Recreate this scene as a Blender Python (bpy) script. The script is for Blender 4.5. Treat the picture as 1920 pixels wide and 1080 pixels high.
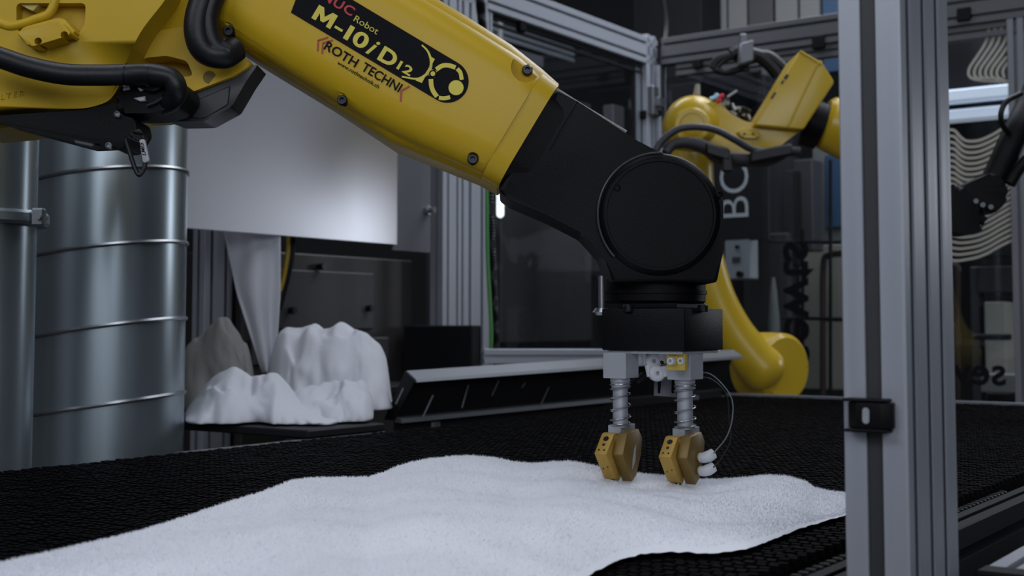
import bpy, bmesh, math, random
from mathutils import Vector, Matrix, noise
random.seed(7)
PI = math.pi
for o in list(bpy.data.objects): bpy.data.objects.remove(o, do_unlink=True)
scn = bpy.context.scene
COL = scn.collection
# ------------------------------------------------------------------ camera
F = 2400.0; CZ = 1.06; PITCH = math.radians(3.5); SHF = F*math.tan(PITCH)-70   # the lens is shifted down a little
cam_d = bpy.data.cameras.new('camera'); cam = bpy.data.objects.new('camera', cam_d); COL.objects.link(cam)
cam_d.sensor_width = 36; cam_d.lens = 36*F/1920; cam_d.clip_start = .05; cam_d.clip_end = 60
cam_d.shift_y = -SHF/1920; cam.location = (0, 0, CZ); cam.rotation_euler = (PI/2+PITCH, 0, 0)
cam_d.dof.use_dof = True; cam_d.dof.focus_distance = 1.26; cam_d.dof.aperture_fstop = 10
scn.camera = cam
# ------------------------------------------------------------------ world, light, exposure
wd = bpy.data.worlds.new('hall_ambient'); scn.world = wd; wd.use_nodes = True
wd.node_tree.nodes['Background'].inputs[0].default_value = (.60, .64, .75, 1)
wd.node_tree.nodes['Background'].inputs[1].default_value = .16
scn.view_settings.view_transform = 'Standard'; scn.view_settings.look = 'None'
scn.view_settings.exposure = 0.0; scn.view_settings.gamma = 1; scn.view_settings.use_curve_mapping = False
def area(name, loc, target, sx, sy, power, col=(.86, .91, 1)):
    l = bpy.data.lights.new(name, 'AREA'); l.shape = 'RECTANGLE'; l.size = sx; l.size_y = sy
    l.energy = power; l.color = col
    o = bpy.data.objects.new(name, l); COL.objects.link(o); o.location = loc
    o.rotation_euler = (Vector(target)-Vector(loc)).to_track_quat('-Z', 'Y').to_euler(); return o
area('unseen_area_light', (-.3, 1.0, 3.1), (-.1, 1.2, .9), 2.2, .5, 16)
area('unseen_area_light.001', (1.6, 2.6, 3.1), (1.0, 2.6, .9), 2.0, .5, 15)
area('unseen_area_light.002', (-1.8, -.4, 2.5), (-.2, 1.7, 1.2), 1.6, .8, 17)  # unseen fill added from behind left to brighten the ducts
area('unseen_area_light.003', (.6, -1.9, 2.1), (.1, 1.6, 1.3), 2.6, 1.2, 38)  # added front fill behind the camera, lifts the arm and post
area('unseen_area_light.004', (.9, 3.4, 3.1), (-1.1, 3.3, 1.0), 1.2, .4, 14)
area('unseen_area_light.005', (2.75, 3.70, 1.55), (-.3, 2.8, 1.3), .4, .4, 6.5)  # added off-frame to put the bright spot on the brushed sheet
area('unseen_area_light.006', (1.5, 3.95, 3.0), (2.0, 4.7, 1.0), 1.8, .4, 30)  # added above the view to brighten what stands beyond the far glass
area('unseen_area_light.007', (-.2, 4.0, 3.0), (-.2, 5.2, 1.2), 1.2, .4, 26)  # added above the view to lift the dark machine behind the left pane

# ------------------------------------------------------------------ projection helpers (photo pixel + a plane -> metres)
CP = Vector((0, 0, CZ))
def ray(px, py):
    v = (540-py-SHF)/F
    return Vector(((px-960)/F, math.cos(PITCH)-v*math.sin(PITCH), math.sin(PITCH)+v*math.cos(PITCH)))
def P(px, py, Y):
    d = ray(px, py); return CP + d*(Y/d.y)
TH = math.radians(35.1)
U = Vector((math.sin(TH), math.cos(TH), 0)); N = Vector((math.cos(TH), -math.sin(TH), 0))
A = Vector((-.569, 1.42, 0))
def UW(u, w, z): return Vector((A.x+U.x*u+N.x*w, A.y+U.y*u+N.y*w, z))
def onW(px, py, w):      # hit vertical plane w=const -> (u, z)
    d = ray(px, py); o = CP-A; t = (w-o.dot(N))/d.dot(N); p = CP+d*t
    return ((p-A).dot(U), p.z)
def onU(px, py, u):      # hit vertical plane u=const -> (w, z)
    d = ray(px, py); o = CP-A; t = (u-o.dot(U))/d.dot(U); p = CP+d*t
    return ((p-A).dot(N), p.z)
def onZ(px, py, z):
    d = ray(px, py); t = (z-CZ)/d.z; return CP+d*t
BZ = .90

# ------------------------------------------------------------------ materials
def mat(name, col, rough=.5, metal=0, nscale=0, namt=.1, bump=0, bscale=200, coat=0, stretch=None, emit=0, spec=.5):
    m = bpy.data.materials.new(name); m.use_nodes = True; nt = m.node_tree; b = nt.nodes['Principled BSDF']
    b.inputs['Base Color'].default_value = (*col, 1); b.inputs['Roughness'].default_value = rough
    b.inputs['Metallic'].default_value = metal; b.inputs['Coat Weight'].default_value = coat
    b.inputs['Specular IOR Level'].default_value = spec
    if emit: b.inputs['Emission Color'].default_value = (*col, 1); b.inputs['Emission Strength'].default_value = emit
    if nscale or bump:
        tc = nt.nodes.new('ShaderNodeTexCoord'); mp = nt.nodes.new('ShaderNodeMapping')
        nt.links.new(tc.outputs['Object'], mp.inputs['Vector'])
        if stretch: mp.inputs['Scale'].default_value = stretch
    if nscale:
        n = nt.nodes.new('ShaderNodeTexNoise'); n.inputs['Scale'].default_value = nscale; n.inputs['Detail'].default_value = 5
        nt.links.new(mp.outputs[0], n.inputs['Vector'])
        mx = nt.nodes.new('ShaderNodeMix'); mx.data_type = 'RGBA'
        nt.links.new(n.outputs['Fac'], mx.inputs['Factor'])
        mx.inputs['A'].default_value = (*[c*(1-namt) for c in col], 1); mx.inputs['B'].default_value = (*[min(1, c*(1+namt)) for c in col], 1)
        nt.links.new(mx.outputs['Result'], b.inputs['Base Color'])
        mr = nt.nodes.new('ShaderNodeMapRange'); mr.inputs['To Min'].default_value = max(.02, rough-.08); mr.inputs['To Max'].default_value = min(1, rough+.08)
        nt.links.new(n.outputs['Fac'], mr.inputs['Value']); nt.links.new(mr.outputs[0], b.inputs['Roughness'])
    if bump:
        n2 = nt.nodes.new('ShaderNodeTexNoise'); n2.inputs['Scale'].default_value = bscale; n2.inputs['Detail'].default_value = 3
        nt.links.new(mp.outputs[0], n2.inputs['Vector'])
        bp = nt.nodes.new('ShaderNodeBump'); bp.inputs['Strength'].default_value = bump; bp.inputs['Distance'].default_value = .002
        nt.links.new(n2.outputs['Fac'], bp.inputs['Height']); nt.links.new(bp.outputs[0], b.inputs['Normal'])
    return m
M_YEL = mat('yellow_robot_paint', (.50, .325, .014), .40, 0, 6, .05, .04, 420, spec=.3)
M_YEL2 = mat('yellow_robot_paint_glossy', (.55, .37, .022), .3, 0, 5, .05, .05, 300)
M_BLK = mat('black_cast_paint', (.0042, .0040, .005), .5, 0, 8, .2, .1, 500, spec=.13)
M_RUB = mat('black_rubber', (.007, .007, .009), .45, 0, 30, .2, .1, 300, spec=.35)
M_DEC = mat('decal_black', (.006, .006, .008), .6, spec=.08)
M_DYEL = mat('decal_yellow', (.60, .50, .05), .5)
M_DRED = mat('decal_red', (.45, .012, .02), .5)
M_RRED = mat('decal_brick_red', (.33, .03, .012), .5)
M_SCR = mat('dark_screw_steel', (.02, .02, .025), .35, .7)
M_ALU = mat('anodised_aluminium', (.36, .38, .43), .42, .35, 3, .05, .03, 60, stretch=(60, 60, 1))
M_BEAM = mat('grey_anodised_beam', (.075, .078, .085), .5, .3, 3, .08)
M_DANO = mat('dark_anodised_rail', (.018, .019, .022), .6, spec=.12)
M_ALUD = mat('dull_aluminium', (.16, .17, .19), .5, .4, 3, .08)
M_ALUB = mat('machined_aluminium', (.42, .44, .48), .4, .45, 20, .05)
M_STEEL = mat('spring_steel', (.30, .31, .33), .3, .85)
M_GALV = mat('galvanised_duct_steel', (.33, .39, .43), .30, .8, 22, .30, .05, 12, stretch=(1, 1, .05))  # vertical streaks in the colour stand in for mottled reflections
M_SHEET = mat('brushed_sheet_steel', (.60, .61, .66), .34, .85, 2, .02)
M_BELT = mat('black_belt_plastic', (.0018, .0015, .002), .6, 0, 25, .3, spec=.03)
M_TOW = mat('white_terry_cotton', (.80, .81, .86), .95, 0, 7, .07, .25, 300, spec=.08)
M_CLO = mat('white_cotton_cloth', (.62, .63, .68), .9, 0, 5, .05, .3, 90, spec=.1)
M_BRN = mat('brownish_grey_metal', (.045, .042, .042), .5, .3, 6, .1)
M_DRK = mat('dark_machine_panel', (.012, .012, .014), .6, 0, 4, .3, spec=.15)
M_MID = mat('grey_machine_panel', (.05, .05, .055), .55, 0, 3, .15)
M_GRY = mat('light_grey_panel', (.16, .165, .165), .6, 0, 3, .1)
M_WHT = mat('white_plastic', (.55, .56, .60), .45)
M_TAG = mat('grey_white_tag', (.35, .36, .38), .5)
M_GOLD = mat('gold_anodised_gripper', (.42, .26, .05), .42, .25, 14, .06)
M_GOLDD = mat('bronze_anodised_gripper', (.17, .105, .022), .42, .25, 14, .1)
M_GREEN = mat('green_cable_sheath', (.05, .22, .05), .5)
M_BLUE = mat('blue_poster', (.02, .06, .13), .6, 0, 2, .4)
M_CREAM = mat('cream_panel', (.30, .29, .25), .6, 0, 2, .2)
M_LINE = mat('beige_print', (.34, .33, .29), .6)
M_SGN = mat('sign_plum_black', (.0125, .0095, .012), .55)
M_SGT = mat('sign_grey_letter', (.72, .74, .78), .6)
M_RED = mat('red_connector', (.7, .03, .05), .4)
M_CYAN = mat('pale_cyan_connector', (.45, .75, .85), .4)
M_TUBE = mat('lamp_tube_light', (.85, .92, 1), .5, emit=2.2)
M_TUBE2 = mat('lamp_diffuser_light', (.62, .7, .82), .5, emit=.42)
M_CON = mat('concrete_floor', (.06, .06, .062), .7, 0, 2, .2, .2, 20)
M_WALL = mat('hall_wall_paint', (.035, .036, .04), .8, 0, 1.5, .2)
M_CEIL = mat('hall_ceiling_paint', (.02, .021, .024), .8, 0, 1.5, .2)
def glass_mat(name, tint, refl, rough=.03):
    m = bpy.data.materials.new(name); m.use_nodes = True; nt = m.node_tree
    nt.nodes.remove(nt.nodes['Principled BSDF']); out = nt.nodes['Material Output']
    t = nt.nodes.new('ShaderNodeBsdfTransparent'); t.inputs[0].default_value = (*tint, 1)
    g = nt.nodes.new('ShaderNodeBsdfGlossy'); g.inputs['Roughness'].default_value = rough; g.inputs[0].default_value = (.9, .95, 1, 1)
    f = nt.nodes.new('ShaderNodeFresnel'); f.inputs[0].default_value = 1.5
    mu = nt.nodes.new('ShaderNodeMath'); mu.operation = 'MULTIPLY'; mu.inputs[1].default_value = refl
    mx = nt.nodes.new('ShaderNodeMixShader'); nt.links.new(f.outputs[0], mu.inputs[0]); 
    ge = nt.nodes.new('ShaderNodeNewGeometry'); iv = nt.nodes.new('ShaderNodeMath'); iv.operation = 'SUBTRACT'; iv.inputs[0].default_value = 1
    m2 = nt.nodes.new('ShaderNodeMath'); m2.operation = 'MULTIPLY'; nt.links.new(ge.outputs['Backfacing'], iv.inputs[1])
    nt.links.new(mu.outputs[0], m2.inputs[0]); nt.links.new(iv.outputs[0], m2.inputs[1]); nt.links.new(m2.outputs[0], mx.inputs[0])
    nt.links.new(t.outputs[0], mx.inputs[1]); nt.links.new(g.outputs[0], mx.inputs[2]); nt.links.new(mx.outputs[0], out.inputs[0])
    return m
M_GLS = glass_mat('safety_glass', (.84, .86, .87), 1.0)
M_CLR = glass_mat('clear_tube', (.6, .6, .6), 2.0, .1)

# ------------------------------------------------------------------ mesh helpers
def link(name, me, m, parent=None):
    o = bpy.data.objects.new(name, me); COL.objects.link(o)
    if m: me.materials.append(m)
    if parent is not None: o.parent = parent
    return o
def thing(name, label, cat, loc=(0, 0, 0), group=None):
    o = bpy.data.objects.new(name, None); COL.objects.link(o); o.location = loc; o.empty_display_size = .05
    o['label'] = label; o['category'] = cat
    if group: o['group'] = group
    return o
def tag(o, label, cat, group=None, kind=None):
    o['label'] = label; o['category'] = cat
    if group: o['group'] = group
    if kind: o['kind'] = kind
    return o
def rel(parent):
    v = Vector((0, 0, 0)); p = parent
    while p is not None: v += p.location; p = p.parent
    return v
def smooth(me, ang=35):
    me.polygons.foreach_set('use_smooth', [True]*len(me.polygons)); me.update()
    bm = bmesh.new(); bm.from_mesh(me); a = math.radians(ang)
    for e in bm.edges:
        e.smooth = not (len(e.link_faces) == 2 and e.calc_face_angle(0) > a)
    bm.to_mesh(me); bm.free()
def mk(name, verts, faces, m, parent=None, sm=True, ang=35):
    off = rel(parent) if parent else Vector((0, 0, 0))
    me = bpy.data.meshes.new(name); me.from_pydata([tuple(Vector(v)-off) for v in verts], [], faces)
    bm = bmesh.new(); bm.from_mesh(me); bmesh.ops.recalc_face_normals(bm, faces=bm.faces); bm.to_mesh(me); bm.free()
    if sm: smooth(me, ang)
    return link(name, me, m, parent)
def part(name, parts, m, parent=None, sm=True, ang=35):   # merge several (verts, faces)
    V = []; Fc = []
    for v, f in parts:
        n = len(V); V += [Vector(x) for x in v]; Fc += [tuple(i+n for i in q) for q in f]
    return mk(name, V, Fc, m, parent, sm, ang)
def top(name, geo, m, label, cat, base, group=None):      # top-level single mesh thing with its origin at base
    o = part(name, geo, m); b = Vector(base); o.data.transform(Matrix.Translation(-b)); o.location = b
    return tag(o, label, cat, group)
# all g_* functions return (verts, faces)
def g_bevbm(bm, off, seg=2, edges=None):
    if off > 0:
        bmesh.ops.bevel(bm, geom=edges if edges is not None else list(bm.edges), offset=off, segments=seg, profile=.5, affect='EDGES', clamp_overlap=True)
    bm.verts.ensure_lookup_table(); bm.verts.index_update()
    r = ([v.co.copy() for v in bm.verts], [tuple(v.index for v in f.verts) for f in bm.faces]); bm.free(); return r
def g_box(c, ax, ay, az, hx, hy, hz, bev=.001, seg=1):
    c = Vector(c); ax = Vector(ax).normalized(); ay = Vector(ay).normalized(); az = Vector(az).normalized()
    bm = bmesh.new(); vs = []
    for k in range(8):
        vs.append(bm.verts.new(c+ax*hx*(1 if k & 1 else -1)+ay*hy*(1 if k & 2 else -1)+az*hz*(1 if k & 4 else -1)))
    for q in ((0, 1, 3, 2), (4, 6, 7, 5), (0, 4, 5, 1), (2, 3, 7, 6), (0, 2, 6, 4), (1, 5, 7, 3)): bm.faces.new([vs[i] for i in q])
    return g_bevbm(bm, bev, seg)
def g_uw(u0, u1, w0, w1, z0, z1, bev=.001):
    c = UW((u0+u1)/2, (w0+w1)/2, (z0+z1)/2)
    return g_box(c, U, N, (0, 0, 1), abs(u1-u0)/2, abs(w1-w0)/2, abs(z1-z0)/2, bev)
def g_prism(pts, d, front=0, back=0, seg=4, allb=0, skip=None):       # planar polygon pts extruded by vector d; front/back edge bevels
    d = Vector(d); pts = [Vector(p) for p in pts]; bm = bmesh.new()
    a = [bm.verts.new(p) for p in pts]; b = [bm.verts.new(p+d) for p in pts]; n = len(pts)
    bm.faces.new(a); bm.faces.new(b[::-1])
    for i in range(n): bm.faces.new((a[i], b[i], b[(i+1) % n], a[(i+1) % n]))
    if front:
        s = set(a); es = [e for e in bm.edges if e.verts[0] in s and e.verts[1] in s and not (skip and abs((e.verts[0].co-e.verts[1].co).normalized().dot(skip)) > .9)]
        bmesh.ops.bevel(bm, geom=es, offset=front, segments=seg, profile=.5, affect='EDGES', clamp_overlap=True)
    if allb: bmesh.ops.bevel(bm, geom=list(bm.edges), offset=allb, segments=2, profile=.5, affect='EDGES', clamp_overlap=True)
    return g_bevbm(bm, 0)
def px_prism(pts, Y, depth, **k): return g_prism([P(x, y, Y) for x, y in pts], (0, depth, 0), **k)
def rnd(pts, r=12, seg=4):                                 # round the corners of a pixel polygon
    out = []; n = len(pts)
    for i in range(n):
        p0 = Vector(pts[i-1]); p1 = Vector(pts[i]); p2 = Vector(pts[(i+1) % n])
        a = p0-p1; b = p2-p1; k = min(r, a.length*.45, b.length*.45)
        s = p1+a.normalized()*k; e = p1+b.normalized()*k
        for j in range(seg+1):
            t = j/seg; q = s*(1-t)**2+p1*2*t*(1-t)+e*t*t; out.append((q.x, q.y))
    return out
def g_cyl(p0, p1, r0, r1=None, seg=24, cap=True, bev=0):
    r1 = r0 if r1 is None else r1; p0 = Vector(p0); p1 = Vector(p1); ax = (p1-p0).normalized()
    x = ax.orthogonal().normalized(); y = ax.cross(x)
    rings = [(p0, r0), (p1, r1)]
    if bev: rings = [(p0, r0-bev), (p0+ax*bev, r0), (p1-ax*bev, r1), (p1, r1-bev)]
    V = []; Fc = []
    for c, r in rings:
        for i in range(seg): t = 2*PI*i/seg; V.append(c+(x*math.cos(t)+y*math.sin(t))*r)
    for k in range(len(rings)-1):
        for i in range(seg): Fc.append((k*seg+i, k*seg+(i+1) % seg, (k+1)*seg+(i+1) % seg, (k+1)*seg+i))
    if cap: Fc.append(tuple(range(seg))[::-1]); Fc.append(tuple((len(rings)-1)*seg+i for i in range(seg)))
    return V, Fc
def g_lathe(prof, o, ax, seg=48):                          # prof: (r, h) along ax from o
    o = Vector(o); ax = Vector(ax).normalized(); x = ax.orthogonal().normalized(); y = ax.cross(x)
    V = []; Fc = []; n = len(prof)
    for r, h in prof:
        for i in range(seg): t = 2*PI*i/seg; V.append(o+ax*h+(x*math.cos(t)+y*math.sin(t))*max(r, 1e-5))
    for k in range(n-1):
        for i in range(seg): Fc.append((k*seg+i, k*seg+(i+1) % seg, (k+1)*seg+(i+1) % seg, (k+1)*seg+i))
    Fc.append(tuple(range(seg))); Fc.append(tuple((n-1)*seg+i for i in range(seg)))
    return V, Fc
def spline(pts, sub=8):
    pts = [Vector(p) for p in pts]; q = [pts[0]*2-pts[1]]+pts+[pts[-1]*2-pts[-2]]; out = []
    for i in range(1, len(q)-2):
        for j in range(sub):
            t = j/sub; a, b, c, d = q[i-1], q[i], q[i+1], q[i+2]
            out.append(.5*((2*b)+(c-a)*t+(2*a-5*b+4*c-d)*t*t+(3*b-a-3*c+d)*t**3))
    out.append(pts[-1]); return out
def g_tube(pts, r, seg=12, sub=8, raw=False):
    path = [Vector(p) for p in pts] if raw else spline(pts, sub); V = []; Fc = []
    n = len(path); up = None; rr = r if callable(r) else (lambda t: r)
    for k, p in enumerate(path):
        t = (path[min(k+1, n-1)]-path[max(k-1, 0)]).normalized()
        if up is None: up = t.orthogonal().normalized()
        up = (up-t*up.dot(t)).normalized(); s = t.cross(up)
        for i in range(seg): a = 2*PI*i/seg; V.append(p+(up*math.cos(a)+s*math.sin(a))*rr(k/(n-1)))
    for k in range(n-1):
        for i in range(seg): Fc.append((k*seg+i, k*seg+(i+1) % seg, (k+1)*seg+(i+1) % seg, (k+1)*seg+i))
    Fc.append(tuple(range(seg))[::-1]); Fc.append(tuple((n-1)*seg+i for i in range(seg)))
    return V, Fc
def g_ribbon(pts, wid, nrm, thick=.0006, sub=6):            # flat printed line lying on a surface
    path = spline(pts, sub); nrm = Vector(nrm).normalized(); V = []; Fc = []; n = len(path)
    for k, p in enumerate(path):
        t = (path[min(k+1, n-1)]-path[max(k-1, 0)]).normalized(); s = nrm.cross(t).normalized()
        w = (wid(k/(n-1)) if callable(wid) else wid)/2
        V += [p+s*w, p-s*w, p-s*w+nrm*thick, p+s*w+nrm*thick]
    for k in range(n-1):
        for i in range(4): Fc.append((k*4+i, k*4+(i+1) % 4, (k+1)*4+(i+1) % 4, (k+1)*4+i))
    Fc += [(0, 3, 2, 1), tuple((n-1)*4+i for i in range(4))]
    return V, Fc
def tslot(w, h, mod=.045):                                 # cross-section of slotted aluminium profile, centred
    def side(L):                                           # along +x from -L/2..L/2 ; returns (x, depth)
        n = max(1, round(L/mod)); m = L/n; out = []
        for k in range(n):
            c = -L/2+m*(k+.5); s = m*.11; d = m*.26; t = m*.045; sw = m*.22
            out += [(c-s, 0), (c-s, t), (c-sw, t), (c-sw*.7, d), (c+sw*.7, d), (c+sw, t), (c+s, t), (c+s, 0)]
        return out
    c = min(w, h)*.04; P2 = []
    P2 += [(-w/2+c, -h/2)]+[(x, -h/2+d) for x, d in side(w)]+[(w/2-c, -h/2)]
    P2 += [(w/2, -h/2+c)]+[(w/2-d, x) for x, d in side(h)]+[(w/2, h/2-c)]
    P2 += [(w/2-c, h/2)]+[(-x, h/2-d) for x, d in side(w)]+[(-w/2+c, h/2)]
    P2 += [(-w/2, h/2-c)]+[(-w/2+d, -x) for x, d in side(h)]+[(-w/2, -h/2+c)]
    return P2
def g_alu(p0, p1, xd, w, h, mod=.045):
    p0 = Vector(p0); p1 = Vector(p1); ax = (p1-p0).normalized(); xd = Vector(xd).normalized(); yd = ax.cross(xd)
    pts = [p0+xd*a+yd*b for a, b in tslot(w, h, mod)]; return g_prism(pts, p1-p0)
def boolcut(o, geos, op='DIFFERENCE'):
    for g in geos:
        c = part('cutter', [g], None, None, False)
        off = rel(o.parent) if o.parent else Vector((0, 0, 0)); c.data.transform(Matrix.Translation(-off))
        md = o.modifiers.new('b', 'BOOLEAN'); md.operation = op; md.object = c; md.solver = 'EXACT'
        c.parent = o.parent
        bpy.context.view_layer.update(); dg = bpy.context.evaluated_depsgraph_get()
        me = bpy.data.meshes.new_from_object(o.evaluated_get(dg)); o.modifiers.clear(); o.data = me
        bpy.data.objects.remove(c, do_unlink=True)
    smooth(o.data)
def text(name, body, size, m, org, xd, yd, parent, bold=0, sx=1, space=1, shear=0, align='LEFT', lift=.0004, thick=.0003):
    cu = bpy.data.curves.new('t', 'FONT'); cu.body = body; cu.size = size; cu.offset = bold; cu.space_character = space
    cu.shear = shear; cu.align_x = align; cu.extrude = thick; cu.resolution_u = 4
    o = bpy.data.objects.new('t', cu); COL.objects.link(o); bpy.context.view_layer.update()
    me = bpy.data.meshes.new_from_object(o.evaluated_get(bpy.context.evaluated_depsgraph_get()))
    bpy.data.objects.remove(o, do_unlink=True)
    xd = Vector(xd).normalized(); yd = Vector(yd).normalized(); n = Vector(xd).cross(Vector(yd)).normalized()
    if n.dot(CP-Vector(org)) < 0: n = -n
    off = rel(parent)
    for v in me.vertices:
        v.co = Vector(org)+xd*v.co.x*sx+yd*v.co.y+n*(v.co.z+lift)-off
    me.materials.clear(); return link(name, me, m, parent)

def interp(tab, x):
    if x <= tab[0][0]: return tab[0][1]
    for (a, ya), (b, yb) in zip(tab, tab[1:]):
        if x <= b:
            t = (x-a)/(b-a); return ya+(yb-ya)*t
    return tab[-1][1]

# =================================================================== THE HALL
def struct(name, geo, m):
    o = part(name, geo, m, None, False); o['kind'] = 'structure'; return o
X0, X1, Y0_, Y1_, ZC = -6, 8, -3, 9.5, 4.2
struct('floor', [g_box((1, 3.25, -.05), (1, 0, 0), (0, 1, 0), (0, 0, 1), 7.2, 6.5, .05, 0)], M_CON)
struct('ceiling', [g_box((1, 3.25, ZC+.05), (1, 0, 0), (0, 1, 0), (0, 0, 1), 7.2, 6.5, .05, 0)], M_CEIL)
struct('wall_back', [g_box((1, 9.6, 2.1), (1, 0, 0), (0, 1, 0), (0, 0, 1), 7.0, .08, 2.08, 0)], M_WALL)
struct('wall_left', [g_box((-6.08, 3.25, 2.1), (1, 0, 0), (0, 1, 0), (0, 0, 1), .08, 6.2, 2.08, 0)], M_WALL)
struct('wall_right', [g_box((8.08, 3.25, 2.1), (1, 0, 0), (0, 1, 0), (0, 0, 1), .08, 6.2, 2.08, 0)], M_WALL)

# =================================================================== SAFETY ENCLOSURE
UF = 2.95; WL = -.80; ZB = CZ+.872
fr = thing('safety_enclosure', 'grey slotted aluminium frame with dark glass panes around the robot cell', 'frame', UW(1.9, WL, 0))
def aluW(px0, px1, w, z0, z1, name='post', d=.045, m=M_ALU, parent=None, mod=.045):   # vertical post on plane w spanning two pixel columns
    u0 = onW(px0, 560, w)[0]; u1 = onW(px1, 560, w)[0]; c = (u0+u1)/2
    return part(name, [g_alu(UW(c, w, z0), UW(c, w, z1), U, abs(u1-u0), d, mod)], m, parent or fr, False)
def aluU(px0, px1, u, z0, z1, name='post', d=.045, m=M_ALU, parent=None, mod=.045):
    w0 = onU(px0, 560, u)[0]; w1 = onU(px1, 560, u)[0]; c = (w0+w1)/2
    return part(name, [g_alu(UW(u, c, z0), UW(u, c, z1), N, abs(w1-w0), d, mod)], m, parent or fr, False)
aluW(818, 853, WL, 0, ZB+.5); aluW(857, 902, WL, 0, ZB+.5)
aluW(905, 915, WL, .0, ZB-.001, 'door_stile', .03)
wc = WL
aluW(1205, 1222, WL, 0, ZB+.1, 'post', .045)
aluU(1229, 1246, UF, 0, ZB, 'post', .045)
# beams: left wall (two stacked modules) and far wall
ue = onW(1222, 100, WL)[0]
part('beam', [g_alu(UW(.2, WL, ZB+.045), UW(ue-.002, WL, ZB+.045), (0, 0, 1), .09, .045)], M_ALU, fr, False)
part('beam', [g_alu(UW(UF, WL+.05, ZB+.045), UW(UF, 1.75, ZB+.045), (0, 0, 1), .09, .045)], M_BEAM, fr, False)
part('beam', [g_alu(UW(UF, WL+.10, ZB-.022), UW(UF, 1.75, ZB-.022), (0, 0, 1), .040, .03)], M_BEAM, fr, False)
part('beam', [g_alu(UW(.2, WL-.9, ZB+.32), UW(ue+.9, WL-.9, ZB+.32), (0, 0, 1), .09, .045)], M_ALUD, fr, False)
part('beam', [g_alu(UW(.2, WL, .72), UW(ue-.03, WL, .72), (0, 0, 1), .045, .045)], M_ALU, fr, False)
zfb = onU(1850, 771, UF)[1]
part('beam', [g_alu(UW(UF, WL+.08, zfb), UW(UF, 1.75, zfb), (0, 0, 1), .03, .045)], M_ALU, fr, False)
ua = onW(918, 560, WL)[0]; ub = onW(1203, 560, WL)[0]
part('glass_pane', [g_uw(ua, ub, WL-.004, WL+.001, .745, ZB-.012, .0)], M_GLS, fr, False)
part('pane_gasket', [g_uw(ua, ub, WL-.006, WL+.006, ZB-.014, ZB-.002, 0), g_uw(ua, ub, WL-.004, WL+.008, ZB-.034, ZB-.027, 0), g_uw(ub-.05, ub-.045, WL-.004, WL+.008, .75, ZB-.03, 0)], M_RUB, fr, False)
wa = onU(1247, 560, UF)[0]; wb = onU(1903, 560, UF)[0]
part('glass_pane', [g_uw(UF-.003, UF+.003, wa, wb, zfb+.016, ZB-.043, 0)], M_GLS, fr, False)
aluU(1903, 1935, UF, 0, ZB, 'post', .045, M_ALUD)
# pane clips
def clipW(px, py, w, s=.018):
    u, z = onW(px, py, w); return part('pane_clip', [g_uw(u-s, u+s, w-.002, w+.02, z-s, z+s, .003)], M_BLK, fr)
def clipU(px, py, u, s=.018):
    w, z = onU(px, py, u); return part('pane_clip', [g_uw(u-.03, u+.004, w-s, w+s, z-s, z+s, .003)], M_BLK, fr)
clipW(972, 52, WL, .014); clipW(1203, 216, WL, .014)
clipU(1238, 214, UF, .012); clipU(1313, 122, UF, .015); clipU(1540, 82, UF, .02); clipU(1812, 30, UF, .02)
u, z = onW(1218, 190, WL+.02)
part('latch', [g_uw(u-.02, u+.02, WL+.02, WL+.045, z-.05, z+.05, .004), g_uw(u-.008, u+.03, WL+.045, WL+.06, z-.02, z+.01, .002)], M_STEEL, fr)
part('corner_cable', [g_tube([UW(ue, WL+.03, ZB+.3), UW(ue+.03, WL+.04, ZB+.15), UW(ue-.01, WL+.045, ZB), UW(ue, WL+.04, ZB-.28)], .010)], M_RUB, fr)

# lettering on the far glass: mirrored, read from outside
def letU(px, py, u): w, z = onU(px, py, u); return UW(u, w, z)
gz = UF-.006
up_ = Vector((0, 0, 1))
# vertical "sewts", mirrored: text runs upward, glyph tops point to the left seen from outside -> mirrored here
a0 = letU(1473, 683, gz); a1 = letU(1473, 437, gz); L = (a1-a0).length
text('lettering', 'sewts', L/2.45, M_DEC, a0, (0, 0, 1), N, fr, bold=L*.008, sx=1.0, lift=.0)
b0 = letU(1888, 722, gz)
text('lettering', 'sewts', .115, M_DEC, b0, -N, (0, 0, 1), fr, bold=.0022, lift=.0)
# beige wave print on the far pane, upper fan and lower sheaf
def wave_lines(rows, wid):
    g = []
    for pts in rows: g.append(g_ribbon([letU(x, y, gz) for x, y in pts], wid, -U, .0008, 5))
    return g
fan = []
for i in range(9):
    s = i*11.5
    pts = [(1872+s, 20), (1856+s, 48), (1849+s, 78), (1832+s*.97, 106), (1817+s*.93, 130), (1821+s*.9, 146), (1850+s*.8, 152+i*.5), (1903+s*.2, 158+i*.6)]
    pts = [(min(x, 1902), y) if x > 1902 else (x, y) for x, y in pts]
    q = [p for k, p in enumerate(pts) if not (p[0] >= 1902 and k > 0 and pts[k-1][0] >= 1902 and k < len(pts)-1)]
    fan.append([p for p in pts if p[0] < 1902] if sum(p[0] < 1902 for p in pts) > 2 else [(1896, 120), (1899, 140), (1901, 155)])
part('wave_print', wave_lines(fan, .0078), M_LINE, fr, False)
top_c = [(1779, 243), (1790, 245), (1800, 256), (1812, 264), (1832, 264), (1852, 257), (1875, 244), (1902, 222)]
bot_c = [(1779, 487), (1790, 489), (1802, 489), (1815, 487), (1832, 483), (1855, 475), (1878, 462), (1902, 449)]
low = []
for i in range(23):
    t = i/22; low.append([(a[0], a[1]*(1-t)+b[1]*t+math.sin(t*6)*2) for a, b in zip(top_c, bot_c)])
part('wave_print', wave_lines(low, .0078), M_LINE, fr, False)

# =================================================================== foreground post
FP = thing('aluminium_post', 'broad light grey slotted aluminium post in the foreground with a black clip', 'post', (0.25, .8, 0))
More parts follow.
